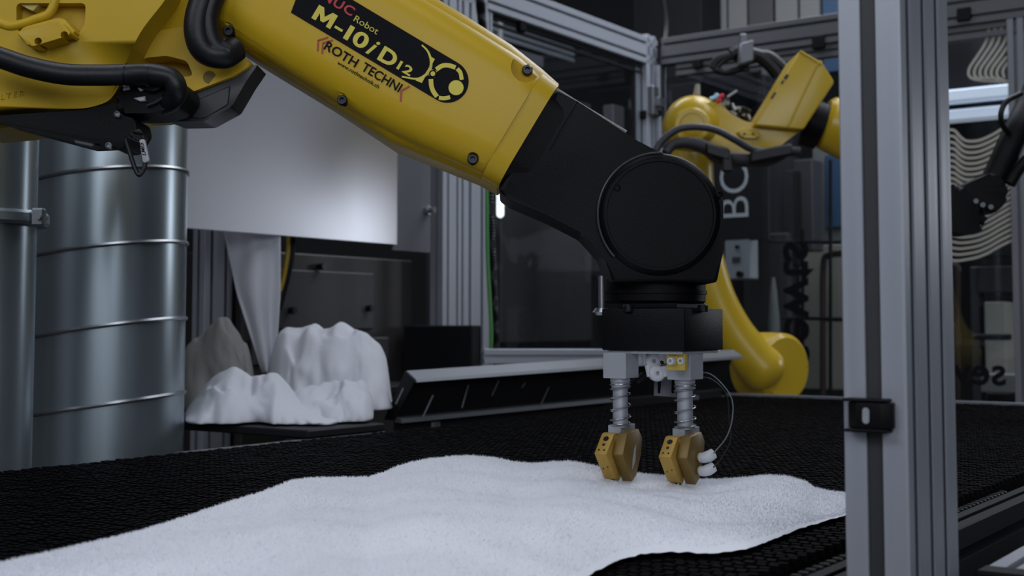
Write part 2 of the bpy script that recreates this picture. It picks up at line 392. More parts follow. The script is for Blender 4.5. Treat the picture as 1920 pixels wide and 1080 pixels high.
# front-left corner by pixel columns at eye level
YP = .80
pc = P(1697, 610, YP)                                   # the edge nearest the lens
def hit(px, o, d):                                      # distance along horizontal line o+d*t seen at column px
    r = ray(px, 610); return (o.x*r.y-o.y*r.x)/(r.x*d.y-r.y*d.x)
wl = hit(1579, pc, -N); wr = hit(1789, pc, U)
W1 = wl; W2 = wr
cen = pc - N*W1/2 + U*W2/2
print('post size', W1, W2)
def post_outline():
    a = -W1/2; b = W1/2; D = W2
    pts = []
    # local x along N (front face at y=0), y along U
    s0 = a+W1*.36; s1 = a+W1*.62
    pts += [(a, .001), (a+.001, 0), (s0, 0), (s0, .006), (s0-.004, .008), (s0-.004, .014), (s1+.004, .014), (s1+.004, .008), (s1, .006), (s1, 0), (b-.0015, 0), (b, .0015)]
    for c in (.16, .46, .74):
        y = D*c; k = D*.05; pts += [(b, y-k), (b-.0015, y-k), (b-.0015, y-k*1.6), (b-.016, y-k*1.6), (b-.016, y+k*2.4), (b-.0015, y+k*2.4), (b-.0015, y+k), (b, y+k)]
    pts += [(b, D-.001), (b-.001, D), (a+.001, D), (a, D-.001)]
    return pts
base = pc - N*W1/2
pts = [Vector((base.x, base.y, 0))+N*x+U*y for x, y in post_outline()]
part('post_profile', [g_prism(pts, (0, 0, 2.4))], M_ALU, FP, False)
gc = base - N*W1/2 + N*(W1*.49) + U*.0035
part('groove_cover', [g_box((gc.x, gc.y, 1.2), N, U, (0, 0, 1), W1*.125, .0015, 1.2, .0004)], mat('groove_strip', (.03, .032, .035), .5), FP)
zc = P(1630, 780, YP).z; cx = gc - U*.010
hw = W1*.34
pr = [cx+N*x+U*y for x, y in ((-hw, .006), (-hw, -.002), (-hw*.55, -.005), (hw*.6, -.005), (hw, .0), (hw, .006))]
clip = part('panel_clip', [g_prism([Vector((p.x, p.y, zc-.008)) for p in pr], (0, 0, .016), allb=.0006),
      g_box((cx.x-N.x*hw*.15, cx.y-N.y*hw*.15, zc+.0095), N, U, (0, 0, 1), hw*1.0, .0062, .001, .0006),
      g_box((cx.x-N.x*hw*.1, cx.y-N.y*hw*.1, zc-.0095), N, U, (0, 0, 1), hw*1.0, .0062, .001, .0006)], M_BLK, FP)
sl = cx-U*.0055-N*hw*.08
part('slot', [g_prism([Vector((sl.x, sl.y, zc))+N*(math.cos(t)*.0022)+Vector((0, 0, 1))*(math.sin(t)*.0022+(.0028 if math.sin(t) > 0 else -.0028)) for t in [2*PI*k/16+.01 for k in range(16)]], U*.002)], M_ALUB, clip)

# =================================================================== CONVEYOR
BW = .927; U0 = -1.05; U1 = 1.872
cv = thing('conveyor', 'long black modular belt conveyor running under the robots', 'conveyor', UW(.4, BW/2, 0))
pu = .0080; pw = .0090; nu = int((U1-U0)/pu); nw = int(BW/pw)
V = []; Fc = []
for i in range(nu):
    for j in range(nw):
        u = U0+pu*(i+.5); w = pw*(j+.5)+(0 if i % 2 else .003)
        hu = pu*.36; hw_ = .0037; zt = BZ-random.random()*.0014; k = len(V)
        for (a, b, z) in ((-1, -1, BZ-.005), (1, -1, BZ-.005), (1, 1, BZ-.005), (-1, 1, BZ-.005), (-.7, -.9, zt), (.7, -.9, zt), (.7, .9, zt), (-.7, .9, zt)):
            V.append(UW(u+a*hu, w+b*hw_, z))
        Fc += [(k+4, k+5, k+6, k+7), (k, k+1, k+5, k+4), (k+1, k+2, k+6, k+5), (k+2, k+3, k+7, k+6), (k+3, k, k+4, k+7)]
bl = mk('belt_cleats', V, Fc, M_BELT, cv, False); bl['kind'] = 'stuff'
part('belt', [g_uw(U0, U1, 0, BW, BZ-.02, BZ-.0045, .002)], M_BELT, cv)
part('side_frame', [g_alu(UW(-.1, BW+.024, BZ-.055), UW(U1, BW+.024, BZ-.055), (0, 0, 1), .09, .028)], M_DANO, cv, False)
part('side_frame', [g_uw(U0, -.105, BW+.012, BW+.05, BZ-.16, BZ-.03, .003)], M_MID, cv, False)
ch = []
for i in range(70):
    u = U0+.7+i*.0127; ch.append(g_uw(u-.0035, u+.0035, BW+.004, BW+.0115, BZ-.045-random.random()*.012, BZ-.008, .001))
for i in range(70):
    u = -.35+i*.006
o = part('chain_guide_teeth', ch, M_BLK, cv, False); o['kind'] = 'stuff'
part('side_frame', [g_uw(U0, U1, -.03, -.006, BZ-.16, BZ-.012, .003)], M_MID, cv, False)
part('end_rail', [g_uw(U1+.004, U1+.02, -.02, BW+.6, BZ-.02, BZ+.004, .001)], M_ALUD, cv, False)
part('outer_frame', [g_alu(UW(.07, BW+.12, BZ-.15), UW(U1, BW+.12, BZ-.15), (0, 0, 1), .045, .045)], M_DANO, cv, False)
for u in (-.9, .45, 1.75):
    for w in (.03, BW+.03): part('leg', [g_alu(UW(u, w, 0), UW(u, w, BZ-.165), N, .045, .045)], M_ALUD, cv, False)
# small bracket in the lower right corner
pb = P(1905, 1062, .86)
bk = thing('frame_bracket', 'short light aluminium profile with a black end cap at the lower right corner', 'bracket', (pb.x, pb.y, pb.z))
e0 = P(1893, 1075, .84); e1 = e0+U*.35
part('profile', [g_alu(e0-Vector((0, 0, .012)), e1-Vector((0, 0, .012)), (0, 0, 1), .03, .03, .03)], M_ALU, bk, False)
part('end_cap', [g_box(e0-U*.012-Vector((0, 0, .012)), U, N, (0, 0, 1), .012, .016, .016, .002)], M_BLK, bk)

# infeed table and chute (both stand behind the belt)
ute = onW(722, 812, -.05)[0]; utb = onW(338, 805, -.05)[0]
it = thing('infeed_table', 'dark grey sheet metal table edge behind the belt carrying the laundry pile', 'table', UW(.9, -.35, 0))
part('table_top', [g_uw(.54, ute, -.56, -.05, BZ-.006, BZ+.006, .002)], M_DRK, it)
part('front_apron', [g_uw(utb, ute, -.062, -.05, BZ-.25, BZ-.007, .001)], M_MID, it)
for u, w in ((.57, -.1), (ute-.04, -.1), (.57, -.52), (ute-.04, -.52)): part('leg', [g_cyl(UW(u, w, 0), UW(u, w, BZ-.007), .02)], M_MID, it)
# chute
c0 = P(760, 697, 2.35); c1 = P(1372, 657, 3.02); cd = (c1-c0).normalized(); nn = Vector((cd.y, -cd.x, 0)).normalized()
chn = thing('chute', 'dark slotted sheet metal chute with a bright folded lip above the belt edge', 'chute', (c0.x, c0.y, 0))
Lc = (c1-c0).length
lipf = lambda a, z: [c0+nn*a+Vector((0, 0, z)), c1+nn*a+Vector((0, 0, z))]
# lip: cross-section swept along cd
sec = [(0, 0), (.004, .002), (.030, -.012), (.034, -.018), (.030, -.019), (.003, -.004)]
part('lip', [g_prism([c0+nn*a+Vector((0, 0, z)) for a, z in sec], c1-c0)], M_ALUD, chn, False)
dn = Vector((0, 0, -1))*.105-nn*(-.03)
sec2 = [(.006, -.006), (.002, -.006), (-.03, -.085), (-.027, -.087)]
slp = [c0+nn*a+Vector((0, 0, z)) for a, z in sec2]
part('slotted_plate', [g_prism(slp, c1-c0)], M_DRK, chn, False)
part('base_strip', [g_prism([c0+nn*a+Vector((0, 0, z)) for a, z in ((-.03, -.083), (-.012, -.086), (-.010, -.094), (-.03, -.094))], (c1-c0)*.62)], M_ALUD, chn, False)
part('skirt', [g_prism([c0+nn*a+Vector((0, 0, z)) for a, z in ((-.034, -.086), (-.030, -.095), (-.030, -.55), (-.034, -.55))], c1-c0)], M_DRK, chn, False)
part('end_plate', [g_prism([c0, c0+nn*.03+Vector((0, 0, -.016)), c0-nn*.03+Vector((0, 0, -.09)), c0-nn*.06+Vector((0, 0, -.09))], -cd*.002)], M_DRK, chn, False)
for xa, ya, xb, yb in ((742, 758, 756, 728), (793, 782, 812, 741), (866, 765, 878, 722), (922, 742, 935, 714), (978, 727, 988, 712), (1011, 766, 1036, 710)):
    a = P(xa, ya, 2.30+(xa-760)*.0012); b = P(xb, yb, 2.30+(xb-760)*.0012)
    part('slot_pin', [g_cyl(a, b, .0014, .0014, 8)], M_ALUD, chn)
part('rear_frame', [g_alu(P(905, 668, 3.1), P(1376, 668, 3.25), (0, 0, 1), .036, .036, .036)], M_ALU, chn, False)
for t in (.1, .9): part('leg', [g_cyl(c0.lerp(c1, t)*1-Vector((0, 0, .1))-nn*.04, Vector((c0.lerp(c1, t).x-nn.x*.04, c0.lerp(c1, t).y-nn.y*.04, 0)), .015)], M_ALUD, chn)

# =================================================================== DUCTS
def duct(name, label, pxc, rpx, Y, seams, m, tilt=.035):
    c = P(pxc, 610, Y); r = rpx*Y/F
    t = thing(name, label, 'duct', (c.x, c.y, 0))
    part('duct_pipe', [g_cyl((c.x, c.y, 0), (c.x, c.y, 3.2), r, seg=72, cap=False)], m, t)
    for zz, k in seams:
        z = P(pxc, zz, Y).z; V = []; Fc = []; n = 72; q = 6
        for i in range(n):
            a = 2*PI*i/n; zz_ = z + math.cos(a)*r*k
            for j in range(q):
                b = 2*PI*j/q; rr = r+.0005+math.cos(b)*.0032; V.append((c.x+rr*math.cos(a), c.y+rr*math.sin(a), zz_+math.sin(b)*.0034))
        for i in range(n):
            for j in range(q): Fc.append((i*q+j, ((i+1) % n)*q+j, ((i+1) % n)*q+(j+1) % q, i*q+(j+1) % q))
        mk('seam', V, Fc, M_STEEL, t)
    return t, c, r
d1, c_, r_ = duct('ventilation_duct', 'wide galvanised steel duct with spiral seams behind the belt', 200, 143, 1.95, ((52, .12), (196, .11), (336, .11), (472, .12), (616, .14), (756, .14), (900, .14)), M_GALV)
d2, c2, r2 = duct('ventilation_duct', 'narrow galvanised duct with a clamp ring at the left edge', -38, 97, 1.62, (), M_GALV)
zc2 = P(40, 402, 1.55).z
part('clamp_ring', [g_lathe([(r2+.001, -.009), (r2+.012, -.009), (r2+.015, -.005), (r2+.015, .005), (r2+.012, .009), (r2+.001, .009)], (c2.x, c2.y, zc2), (0, 0, 1), 64)], M_GALV, d2)
la = Vector((c2.x+r2+.012, c2.y-.03, zc2))
part('clamp_bolt', [g_box(la+Vector((.005, 0, 0)), (1, 0, 0), (0, 1, 0), (0, 0, 1), .008, .006, .011, .002), g_cyl(la+Vector((.008, -.012, 0)), la+Vector((.008, .012, 0)), .004, seg=10)], M_STEEL, d2)

# =================================================================== SHEET METAL MACHINE behind
WP = -.60
hd = thing('sheet_metal_hood', 'large brushed steel hood panel hanging behind the ducts', 'panel', UW(1.1, WP, CZ+.18))
ua_, za_ = onW(300, 430, WP); ub_, zb_ = onW(745, 459, WP); uc_, _ = onW(815, 470, WP)
part('front_sheet', [g_uw(ua_-.25, ub_, WP-.004, WP, CZ+.182, 2.6, .0015)], M_SHEET, hd)
part('side_sheet', [g_uw(ub_+.001, uc_, WP-.02, WP-.012, CZ+.17, 2.6, .0015)], M_ALUD, hd)
u, z = onW(801, 394, WP-.01)
part('bolt', [g_cyl(UW(u, WP-.012, z), UW(u, WP+.012, z), .007, seg=12), g_cyl(UW(u, WP-.012, z), UW(u, WP-.004, z), .012, seg=6)], M_STEEL, hd)
us_ = onW(425, 520, -.9)[0]+.012
mc = thing('laundry_machine', 'dark brownish machine housing standing under the brushed steel hood', 'machine', UW(1.4, -1.0, 0))
part('housing', [g_uw(us_, 1.76, -1.2, -.86, .3, CZ+.17, .004)], M_BRN, mc)
part('recess_panel', [g_uw(1.22, 1.60, -.862, -.852, CZ-.01, CZ+.13, .003)], M_MID, mc)
part('cover_plate', [g_uw(us_+.02, 1.65, -.858, -.845, CZ-.09, CZ-.03, .003)], M_MID, mc)
for pxx, pyy in ((690, 578), (545, 582), (600, 500)):
    u, z = onW(pxx, pyy, -.85); part('knob', [g_cyl(UW(u, -.855, z), UW(u, -.835, z), .008, seg=12)], M_SCR, mc)
part('inner_shelf', [g_uw(1.10, 1.75, -.84, -.66, BZ-.0, BZ+.02, .003)], M_DRK, mc)
part('side_wall', [g_uw(1.70, 1.74, -.84, -.62, BZ+.02, CZ+.0, .003)], M_DRK, mc)
ps = thing('machine_post', 'grey slotted upright seen beside the hanging sheet under the hood', 'post', UW(.95, -.80, 0))
u0 = onW(372, 520, -.9)[0]; u1 = onW(425, 520, -.9)[0]
part('upright', [g_alu(UW((u0+u1)/2, -.9, 0), UW((u0+u1)/2, -.9, CZ+.5), U, u1-u0, .04, .04)], M_ALU, ps, False)
bkp = thing('rear_partition', 'dark partition closing the space behind the laundry machine', 'partition', UW(.5, -1.35, 0))
part('panel', [g_uw(-.3, 1.85, -1.40, -1.36, 0, 2.6, .002)], M_DRK, bkp)
part('rail', [g_uw(-.3, 1.85, -1.355, -1.33, 1.2, 1.24, .002)], M_MID, bkp)
hr = thing('hose', 'black and yellow hose hanging beside the white sheet', 'hose', P(532, 470, 2.75))
part('hose_tube', [g_tube([P(548, 425, 2.75), P(545, 470, 2.75), P(538, 510, 2.75), P(528, 550, 2.75), P(520, 580, 2.75)], .010)], M_RUB, hr)
part('yellow_band', [g_tube([P(541, 440, 2.735), P(539, 480, 2.735), P(532, 520, 2.735), P(525, 545, 2.735)], .0045)], M_YEL2, hr)

# ------------------------------------------------------------------ laundry
def cloth_sheet(name, label, grid, m, group=None, th=.006):
    # grid: rows of Vector points -> subdivided surface with folds and thickness
    V = [p for r in grid for p in r]; nr = len(grid); nc = len(grid[0]); b = V[0].copy()
    b = sum(V, Vector((0, 0, 0)))/len(V); b.z = min(v.z for v in V)
    me = bpy.data.meshes.new(name); me.from_pydata([tuple(v-b) for v in V], [], [(i*nc+j, i*nc+j+1, (i+1)*nc+j+1, (i+1)*nc+j) for i in range(nr-1) for j in range(nc-1)])
    o = link(name, me, m); o.location = b
    md = o.modifiers.new('s', 'SOLIDIFY'); md.thickness = th; md.offset = 0
    md = o.modifiers.new('ss', 'SUBSURF'); md.levels = 2; md.render_levels = 2
    bpy.context.view_layer.update(); me2 = bpy.data.meshes.new_from_object(o.evaluated_get(bpy.context.evaluated_depsgraph_get()))
    o.modifiers.clear(); o.data = me2; me2.polygons.foreach_set('use_smooth', [True]*len(me2.polygons))
    return tag(o, label, 'laundry', group)
def heap(name, label, outline_top, ybot, Yf, Yb, m, group, seed=0, folds=7, base=BZ+.006):
    # crumpled cloth: front at depth Yf, back at Yb; top silhouette from pixels
    xs = [p[0] for p in outline_top]; x0, x1 = xs[0], xs[-1]; nx = 46; ny = 20; grid = []
    def yt(x):
        for (a, ya), (b_, yb_) in zip(outline_top, outline_top[1:]):
            if a <= x <= b_: return ya+(yb_-ya)*(x-a)/(b_-a)
        return outline_top[-1][1]
    for j in range(ny+1):
        v = j/ny; row = []
        for i in range(nx+1):
            x = x0+(x1-x0)*i/nx; e_ = min(i/nx, 1-i/nx); s = min(1, e_/.10)**.5
            tp = P(x, yt(x), Yb*.6+Yf*.4); hgt = max(tp.z-base, .01)
            vc = .5+(v-.5)*(.55+.45*s)
            prof = math.sin(min(v/.6, 1)*PI/2)**.8 if v < .6 else math.cos((v-.6)/.4*PI/2)**.7
            q0 = Vector((x*.009+seed, v*1.6, seed))
            nz = (1-2*abs(noise.noise(q0*1.9)))*.025+(1-2*abs(noise.noise(q0*4.6+Vector((3, 1, 2)))))*.016-.030
            wob = noise.noise(Vector((x*.02, v*2+seed, 7)))*.03
            z = base+.003+hgt*prof*(.25+.75*s)+nz*prof*min(1, hgt*12)*(1 if .15 < v < .5 else .5)
            Ypos = Yf+(Yb-Yf)*vc+nz*.9*(1-v)+wob*(1-v)
            q = P(x, 610, Ypos); row.append(Vector((q.x+wob*.3*s, q.y, max(z, base+.003))))
        grid.append(row)
    return cloth_sheet(name, label, grid, m, group, .005)
G = 'white laundry heaped behind the belt'
heap('towel', 'crumpled white towel at the front left of the laundry heap', [(350, 765), (374, 738), (410, 712), (440, 690), (470, 712), (520, 703), (560, 745), (600, 770), (640, 790)], 800, 1.98, 2.25, M_CLO, G, 1.3)
heap('towel', 'folded white towel bulging highest at the back right of the heap', [(500, 660), (540, 620), (590, 612), (640, 610), (680, 618), (705, 645), (722, 668), (726, 720), (735, 775)], 790, 2.28, 2.60, M_CLO, G, 4.7)
heap('towel', 'white towel lying low at the front right of the laundry heap', [(520, 775), (560, 735), (610, 722), (660, 716), (700, 720), (718, 745), (712, 775), (700, 800)], 805, 2.02, 2.26, M_CLO, G, 8.1)
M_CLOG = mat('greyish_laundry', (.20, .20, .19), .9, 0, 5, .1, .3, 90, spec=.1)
heap('towel', 'grey towel at the far left rear of the laundry heap', [(338, 660), (370, 625), (410, 602), (430, 600), (455, 640), (480, 660)], 760, 2.30, 2.5, M_CLOG, G, 11.9)
grid = []
for j in range(15):
    v = j/14; row = []; yy = 400+v*300
    xl = 412+v*62+max(0, v-.5)*36; xr = 526-max(0, v-.5)*22
    for i in range(15):
        t = i/14; x = xl+(xr-xl)*t
        row.append(P(x, yy, 2.60+math.sin(t*9+v*1.5)*.012+noise.noise(Vector((t*3, v*3, 2)))*.012))
    grid.append(row)
cloth_sheet('hanging_sheet', 'white sheet hanging down from under the steel hood', grid, M_CLO, None, .004)

# ------------------------------------------------------------------ towel on the belt
YT = [(-260, 1130), (-100, 1073), (0, 1057), (50, 1046), (130, 1028), (200, 1012), (260, 997), (330, 975), (390, 955), (420, 944), (480, 926), (510, 915), (545, 901), (580, 896), (640, 895), (690, 895), (720, 885), (750, 872), (800, 860), (850, 855), (890, 854), (930, 858), (965, 866), (1000, 869), (1040, 865), (1070, 864), (1095, 868), (1130, 876), (1160, 882), (1210, 889), (1260, 893), (1300, 900), (1350, 900), (1400, 896), (1440, 891), (1480, 893), (1510, 902), (1530, 915), (1560, 922), (1590, 925), (1650, 930), (1710, 945), (1745, 960)]
YD = [(-260, .58), (0, .76), (300, .93), (600, 1.13), (880, 1.29), (1110, 1.27), (1300, 1.25), (1440, 1.21), (1600, 1.12), (1745, 1.02)]
YN = [(-260, 1300), (1000, 1230), (1060, 1110), (1110, 1078), (1160, 1052), (1200, 1042), (1260, 1037), (1330, 1041), (1400, 1032), (1450, 1014), (1500, 993), (1590, 967), (1660, 952), (1745, 962)]
NX = 330; NR = 54; TV = []; TF = []
for i in range(NX+1):
    px = -260+(1655+260)*i/NX
    far = P(px, interp(YT, px)+1, interp(YD, px)); near = onZ(px, interp(YN, px), BZ+.002)
    endk = min(1, (1655-px)/60+.05)
    for j in range(NR+1):
        v = j/NR
        if v <= .84:
            s = v/.84; q = near.lerp(far, s)
            z = BZ+.003+(far.z-BZ-.003)*(1-(1-min(1, s*1.0))**2.2) if s < 1 else far.z
            z = BZ+.003+(far.z-BZ-.003)*(math.sin(s*PI/2)**.75)
            nz = noise.noise(Vector((q.x*7, q.y*7, 1)))*.012+noise.noise(Vector((q.x*15+4, q.y*20, 5)))*.005
            z += nz*math.sin(PI*s)*endk
            z += noise.noise(Vector((q.x*160, q.y*160, 5)))*.0009
        else:
            s = (v-.84)/.16; q = far+Vector((0, .05, 0))*s
            z = BZ+.003+(far.z-BZ-.003)*math.cos(s*PI/2)
            z += noise.noise(Vector((q.x*160, q.y*160, 5)))*.0009*(1-s)
        TV.append(Vector((q.x, q.y, max(z, BZ+.002))))
for i in range(NX):
    for j in range(NR): k = i*(NR+1)+j; TF.append((k, k+1, k+NR+2, k+NR+1))
tw = mk('towel', TV, TF, M_TOW, None, True, 80)
bx = UW(.2, .5, BZ); tw.data.transform(Matrix.Translation(-bx)); tw.location = bx
tag(tw, 'large white terry towel spread on the black belt under the gripper', 'towel')
FV = []; FF = []
for k in range(90000):
    i = random.randrange(NX); j = random.randrange(2, NR-2)
    a = TV[i*(NR+1)+j]; b = TV[(i+1)*(NR+1)+j]; c = TV[i*(NR+1)+j+1]
    p = a+(b-a)*random.random()+(c-a)*random.random()
    n_ = (b-a).cross(c-a).normalized(); n_ = n_ if n_.z > 0 else -n_
    d = (n_+Vector((random.uniform(-1, 1), random.uniform(-1, 1), random.uniform(-.3, .3)))*.7).normalized()*random.uniform(.0010, .0026)
    s = d.orthogonal().normalized()*.00028; m_ = len(FV)
    FV += [p-s, p+s, p+d]; FF.append((m_, m_+1, m_+2))
me = bpy.data.meshes.new('terry_pile'); me.from_pydata([tuple(v-bx) for v in FV], [], FF)
pl = link('terry_pile', me, M_TOW, tw); pl['kind'] = 'stuff'

# =================================================================== ROBOT 1 (near)
YR = 1.27; YF = 1.205
rb = thing('industrial_robot', 'large yellow robot arm with black wrist reaching down over the belt', 'robot', P(300, 100, 1.3))
ca, sa = math.cos(math.radians(30.9)), math.sin(math.radians(30.9))
def ST(s, t): return (990+s*ca-t*sa, 264+s*sa+t*ca)
def PS(s, t, Y): x, y = ST(s, t); return P(x, y, Y)
AX = (PS(100, 0, YF)-PS(0, 0, YF)).normalized(); BX = (PS(0, -100, YF)-PS(0, 0, YF)).normalized()
SC = YF/F
# body behind cover
def rrect_loft(stations, ax_y=Vector((0, 1, 0)), n=6):
    # stations: (center, tdir, halfT, halfD, r)
    V = []; Fc = []; R = 4*(n+1)
    for c, td, ht, hdp, r in stations:
        for q, (sx, sy) in enumerate(((1, 1), (-1, 1), (-1, -1), (1, -1))):
            for k in range(n+1):
                a = PI/2*(q+k/n); V.append(c+td*(sx*(ht-r)+math.cos(a)*r)+ax_y*(sy*(hdp-r)+math.sin(a)*r))
    for k in range(len(stations)-1):
        for i in range(R): Fc.append((k*R+i, k*R+(i+1) % R, (k+1)*R+(i+1) % R, (k+1)*R+i))
    Fc.append(tuple(range(R))); Fc.append(tuple((len(stations)-1)*R+i for i in range(R)))
    return V, Fc
Yc = YF+.080
def stn(s, t0, t1, hd=.068, r=.035):
    c = PS(s, (t0+t1)/2, Yc); return (c, BX, (t1-t0)/2*Yc/F, hd, r)
body = part('forearm_casting', [rrect_loft([stn(-606, -125, 128), stn(-600, -131, 134), stn(-510, -131, 136), stn(-348, -131, 137), stn(-208, -131, 143), stn(-110, -129, 127, .066), stn(-40, -120, 116, .064), stn(0, -112, 114, .062, .032)])], M_YEL, rb)
cov_old = [(-604, -118), (-600, -124), (-91, -125), (-60, -119), (-37, -113), (-37, 100), (-64, 100), (-136, 113), (-209, 124), (-269, 127), (-348, 126), (-598, 124), (-604, 118)]
cv_o = part('forearm_cover', [rrect_loft([(PS(q, (a+b)/2, YF+.040), BX, (b-a)/2*(YF+.04)/F, .040, .030) for q, a, b in ((-604, -118, 118), (-600, -125, 124), (-348, -126, 126), (-269, -126, 126), (-209, -126, 123), (-136, -125, 114), (-91, -124, 108), (-60, -118, 104), (-38.5, -113, 102), (-37.5, -112, 101))])], M_YEL, rb)
boolcut(cv_o, [g_cyl(PS(s, t, YF-.02), PS(s, t, YF+.012), r, seg=28) for s, t, r in ((-74, -117, .0145), (-72, 82, .0062), (-342, 116, .0075), (-592, 113, .0080))])
part('end_collar', [rrect_loft([(PS(-34, -1, YF+.062), BX, .0585, .0605, .028), (PS(1, 0, YF+.062), BX, .0575, .0585, .028)])], M_YEL, rb)
for s, t, r in ((-70, -115, .0052), (-72, 82, .0052), (-340, 113, .0050), (-590, 111, .0055)):
    c = PS(s, t, YF+.005)
    sc_ = part('screw', [g_lathe([(r, .01), (r, 0), (r*.8, -.002), (r*.5, -.002), (r*.48, .002)], c+Vector((0, .004, 0)), (0, 1, 0), 20)], M_SCR, rb)
# decal band
def ST3(s, t, Y=YF-.0006): return PS(s, t, Y)
band = [(-508, 22), (-523, -56)]
n = 20; cs, ct, cr = -187, -18, 40
band = [(-505, 22)]+[(-520, -58)]+[(cs+cr*math.sin(PI*k/n), ct-cr*math.cos(PI*k/n)) for k in range(n+1)]
dec = part('name_decal', [g_prism([ST3(s, t) for s, t in band], (0, .0005, 0))], M_DEC, rb, False)
TD = -.0
def tx(body, size_px, s0, s1, t, m, bold=0, sp=1, shear=0):
    o = text('lettering', body, size_px*SC, m, Vector((0, 0, 0)), Vector((1, 0, 0)), Vector((0, 0, 1)), dec if m in (M_DYEL, M_DRED) else rb, bold=bold*SC, space=sp, shear=shear, lift=0, thick=.0001)
    off = rel(o.parent); xs = [(v.co+off).x for v in o.data.vertices]; a, b = min(xs), max(xs); k = (s1-s0)*SC/(b-a); org = ST3(s0, t, YF-.0009)
    for v in o.data.vertices:
        q = v.co+off; v.co = org+AX*((q.x-a)*k)+BX*q.z+Vector((0, q.y, 0))-off
    return o
tx('FANUC', 25, -507, -402, -30, M_DRED, .5, 1.1)
tx('Robot', 17.5, -397, -345, -25, M_DYEL, .0)
mpts = [(0, 0), (0, 1), (.27, 1), (.5, .5), (.73, 1), (1, 1), (1, 0), (.77, 0), (.77, .56), (.58, .14), (.42, .14), (.23, .56), (.23, 0)]
part('lettering', [g_prism([ST3(-467+41*a, 11-29*b, YF-.0009) for a, b in mpts], (0, -.0002, 0))], M_DYEL, dec, False)
tx('-', 41, -421, -404, 11, M_DYEL, .6)
tx('1', 40, -397, -387, 12, M_DYEL, 1.0)
tx('0', 40, -381, -351, 12, M_DYEL, 1.2)
tx('i', 46, -347, -331, 14, M_DYEL, .8, 1, .3)
tx('D', 40, -322, -288, 13, M_DYEL, 1.4)
tx('12', 24, -282, -252, 10, M_DYEL, .6)
tx('ROTH', 24.5, -418, -348, 48.5, M_DEC, .35)
tx('TECHNI', 24.5, -338, -254, 46.5, M_DEC, .35)
tx('www.rothtechnik.ch', 10, -382, -290, 60, M_DEC, .1)
nF = Vector((0, -1, 0))
for s0 in (-438, -428):
    part('chevron', [g_ribbon([ST3(s0+17, 26), ST3(s0+16.5, 26.2), ST3(s0+4, 40), ST3(s0+3.8, 40.4), ST3(s0+13, 58)], 3*SC, nF, .0003, 1)], M_RRED, rb, False)
part('chevron', [g_ribbon([ST3(-243, 26), ST3(-252, 41), ST3(-252, 41.5), ST3(-243, 59)], 3.2*SC, nF, .0003, 1)], M_RRED, rb, False)
# robot emblem: arcs and discs
def P4(px, py): return P(px, py, YF-.0010)
def cr4(x, y): return P4(520+x/4.908, y/4.908)
part('emblem', [g_ribbon([cr4(1330, 415), cr4(1380, 465), cr4(1408, 530), cr4(1415, 600), cr4(1385, 670), cr4(1325, 715), cr4(1260, 725), cr4(1145, 705)], lambda t: (3.2+2.2*math.sin(PI*t)**2)*SC, nF, .0003, 5),
    g_ribbon([cr4(1462, 640), cr4(1520, 605), cr4(1580, 603), cr4(1640, 622)], 8.6*SC, nF, .0003, 5),
    g_ribbon([cr4(1655, 632), cr4(1685, 670), cr4(1697, 735)], 7.6*SC, nF, .0003, 5),
    g_ribbon([cr4(1413, 728), cr4(1418, 790), cr4(1435, 840), cr4(1470, 890)], 8.6*SC, nF, .0003, 5),
    g_ribbon([cr4(1487, 900), cr4(1535, 905), cr4(1590, 895)], 7.6*SC, nF, .0003, 5)], M_DYEL, dec, False)
up0 = Vector((0, -.0004, 0))
part('emblem_wedge', [g_prism([p+up0 for p in (cr4(1395, 510), cr4(1450, 545), cr4(1330, 765), cr4(1270, 740), cr4(1360, 680), cr4(1410, 600))], (0, -.0002, 0))], M_DYEL, dec, False)
part('emblem_hub', [g_prism([p+up0 for p in (cr4(1412, 636), cr4(1470, 655), cr4(1450, 715), cr4(1392, 694))], (0, -.0002, 0))], M_DYEL, dec, False)
def disc(x, y, r, m, dy=.0): c = cr4(x, y)+Vector((0, dy, 0)); return g_cyl(c, c+Vector((0, -.00025, 0)), r/4.908*SC, seg=28)
part('emblem_disc', [disc(1645, 808, 70, M_DYEL, -.0004)], M_DYEL, dec)
part('emblem_ring', [disc(1645, 808, 84, M_DEC, -.0001), disc(1432, 680, 36, M_DEC, -.0007)], M_DEC, dec)
part('emblem_pin', [disc(1432, 680, 22, M_DYEL, -.0010)], M_DYEL, dec)

# black wrist
YW = YF+.012
wr_pts = rnd([(1046, 168), (1094, 197), (1190, 261), (1244, 289), (1296, 319), (1336, 345), (1356, 372), (1357, 470), (1345, 530), (1150, 530), (1132, 480), (1094, 438), (1030, 405), (955, 373), (934, 358)], 6, 2)
part('wrist_housing', [px_prism(wr_pts, YW, .10, front=.016, seg=5)], M_BLK, rb)
part('wrist_neck', [rrect_loft([(PS(1, 0, YF+.062), BX, .0555, .054, .026), (PS(60, -4, YF+.064), BX, .053, .05, .024), (PS(150, -6, YF+.066), BX, .052, .048, .022)])], M_BLK, rb)
jc = P(1238, 402, YW-.006)
part('joint_cover', [g_lathe([(.0595, .02), (.0595, .002), (.057, -.002), (.053, -.005), (.051, -.005), (.0505, -.0035)], jc+Vector((0, .006, 0)), (0, 1, 0), 72)], M_BLK, rb)
part('joint_rim', [g_tube([jc+Vector((math.cos(a)*.0592, .001, math.sin(a)*.0592)) for a in [math.radians(88+k*4.2) for k in range(33)]], .0010, 8, raw=True)], mat('dark_grey_rim', (.05, .05, .055), .35), rb)  # thin dark grey arc along the left side of the joint cover
for x, y in ((1157, 352), (1349, 364)):
    c = P(x, y, YW-.004); part('screw', [g_lathe([(.0035, .008), (.0035, 0), (.0022, -.0006), (.002, .002)], c, (0, 1, 0), 16)], M_BLK, rb)
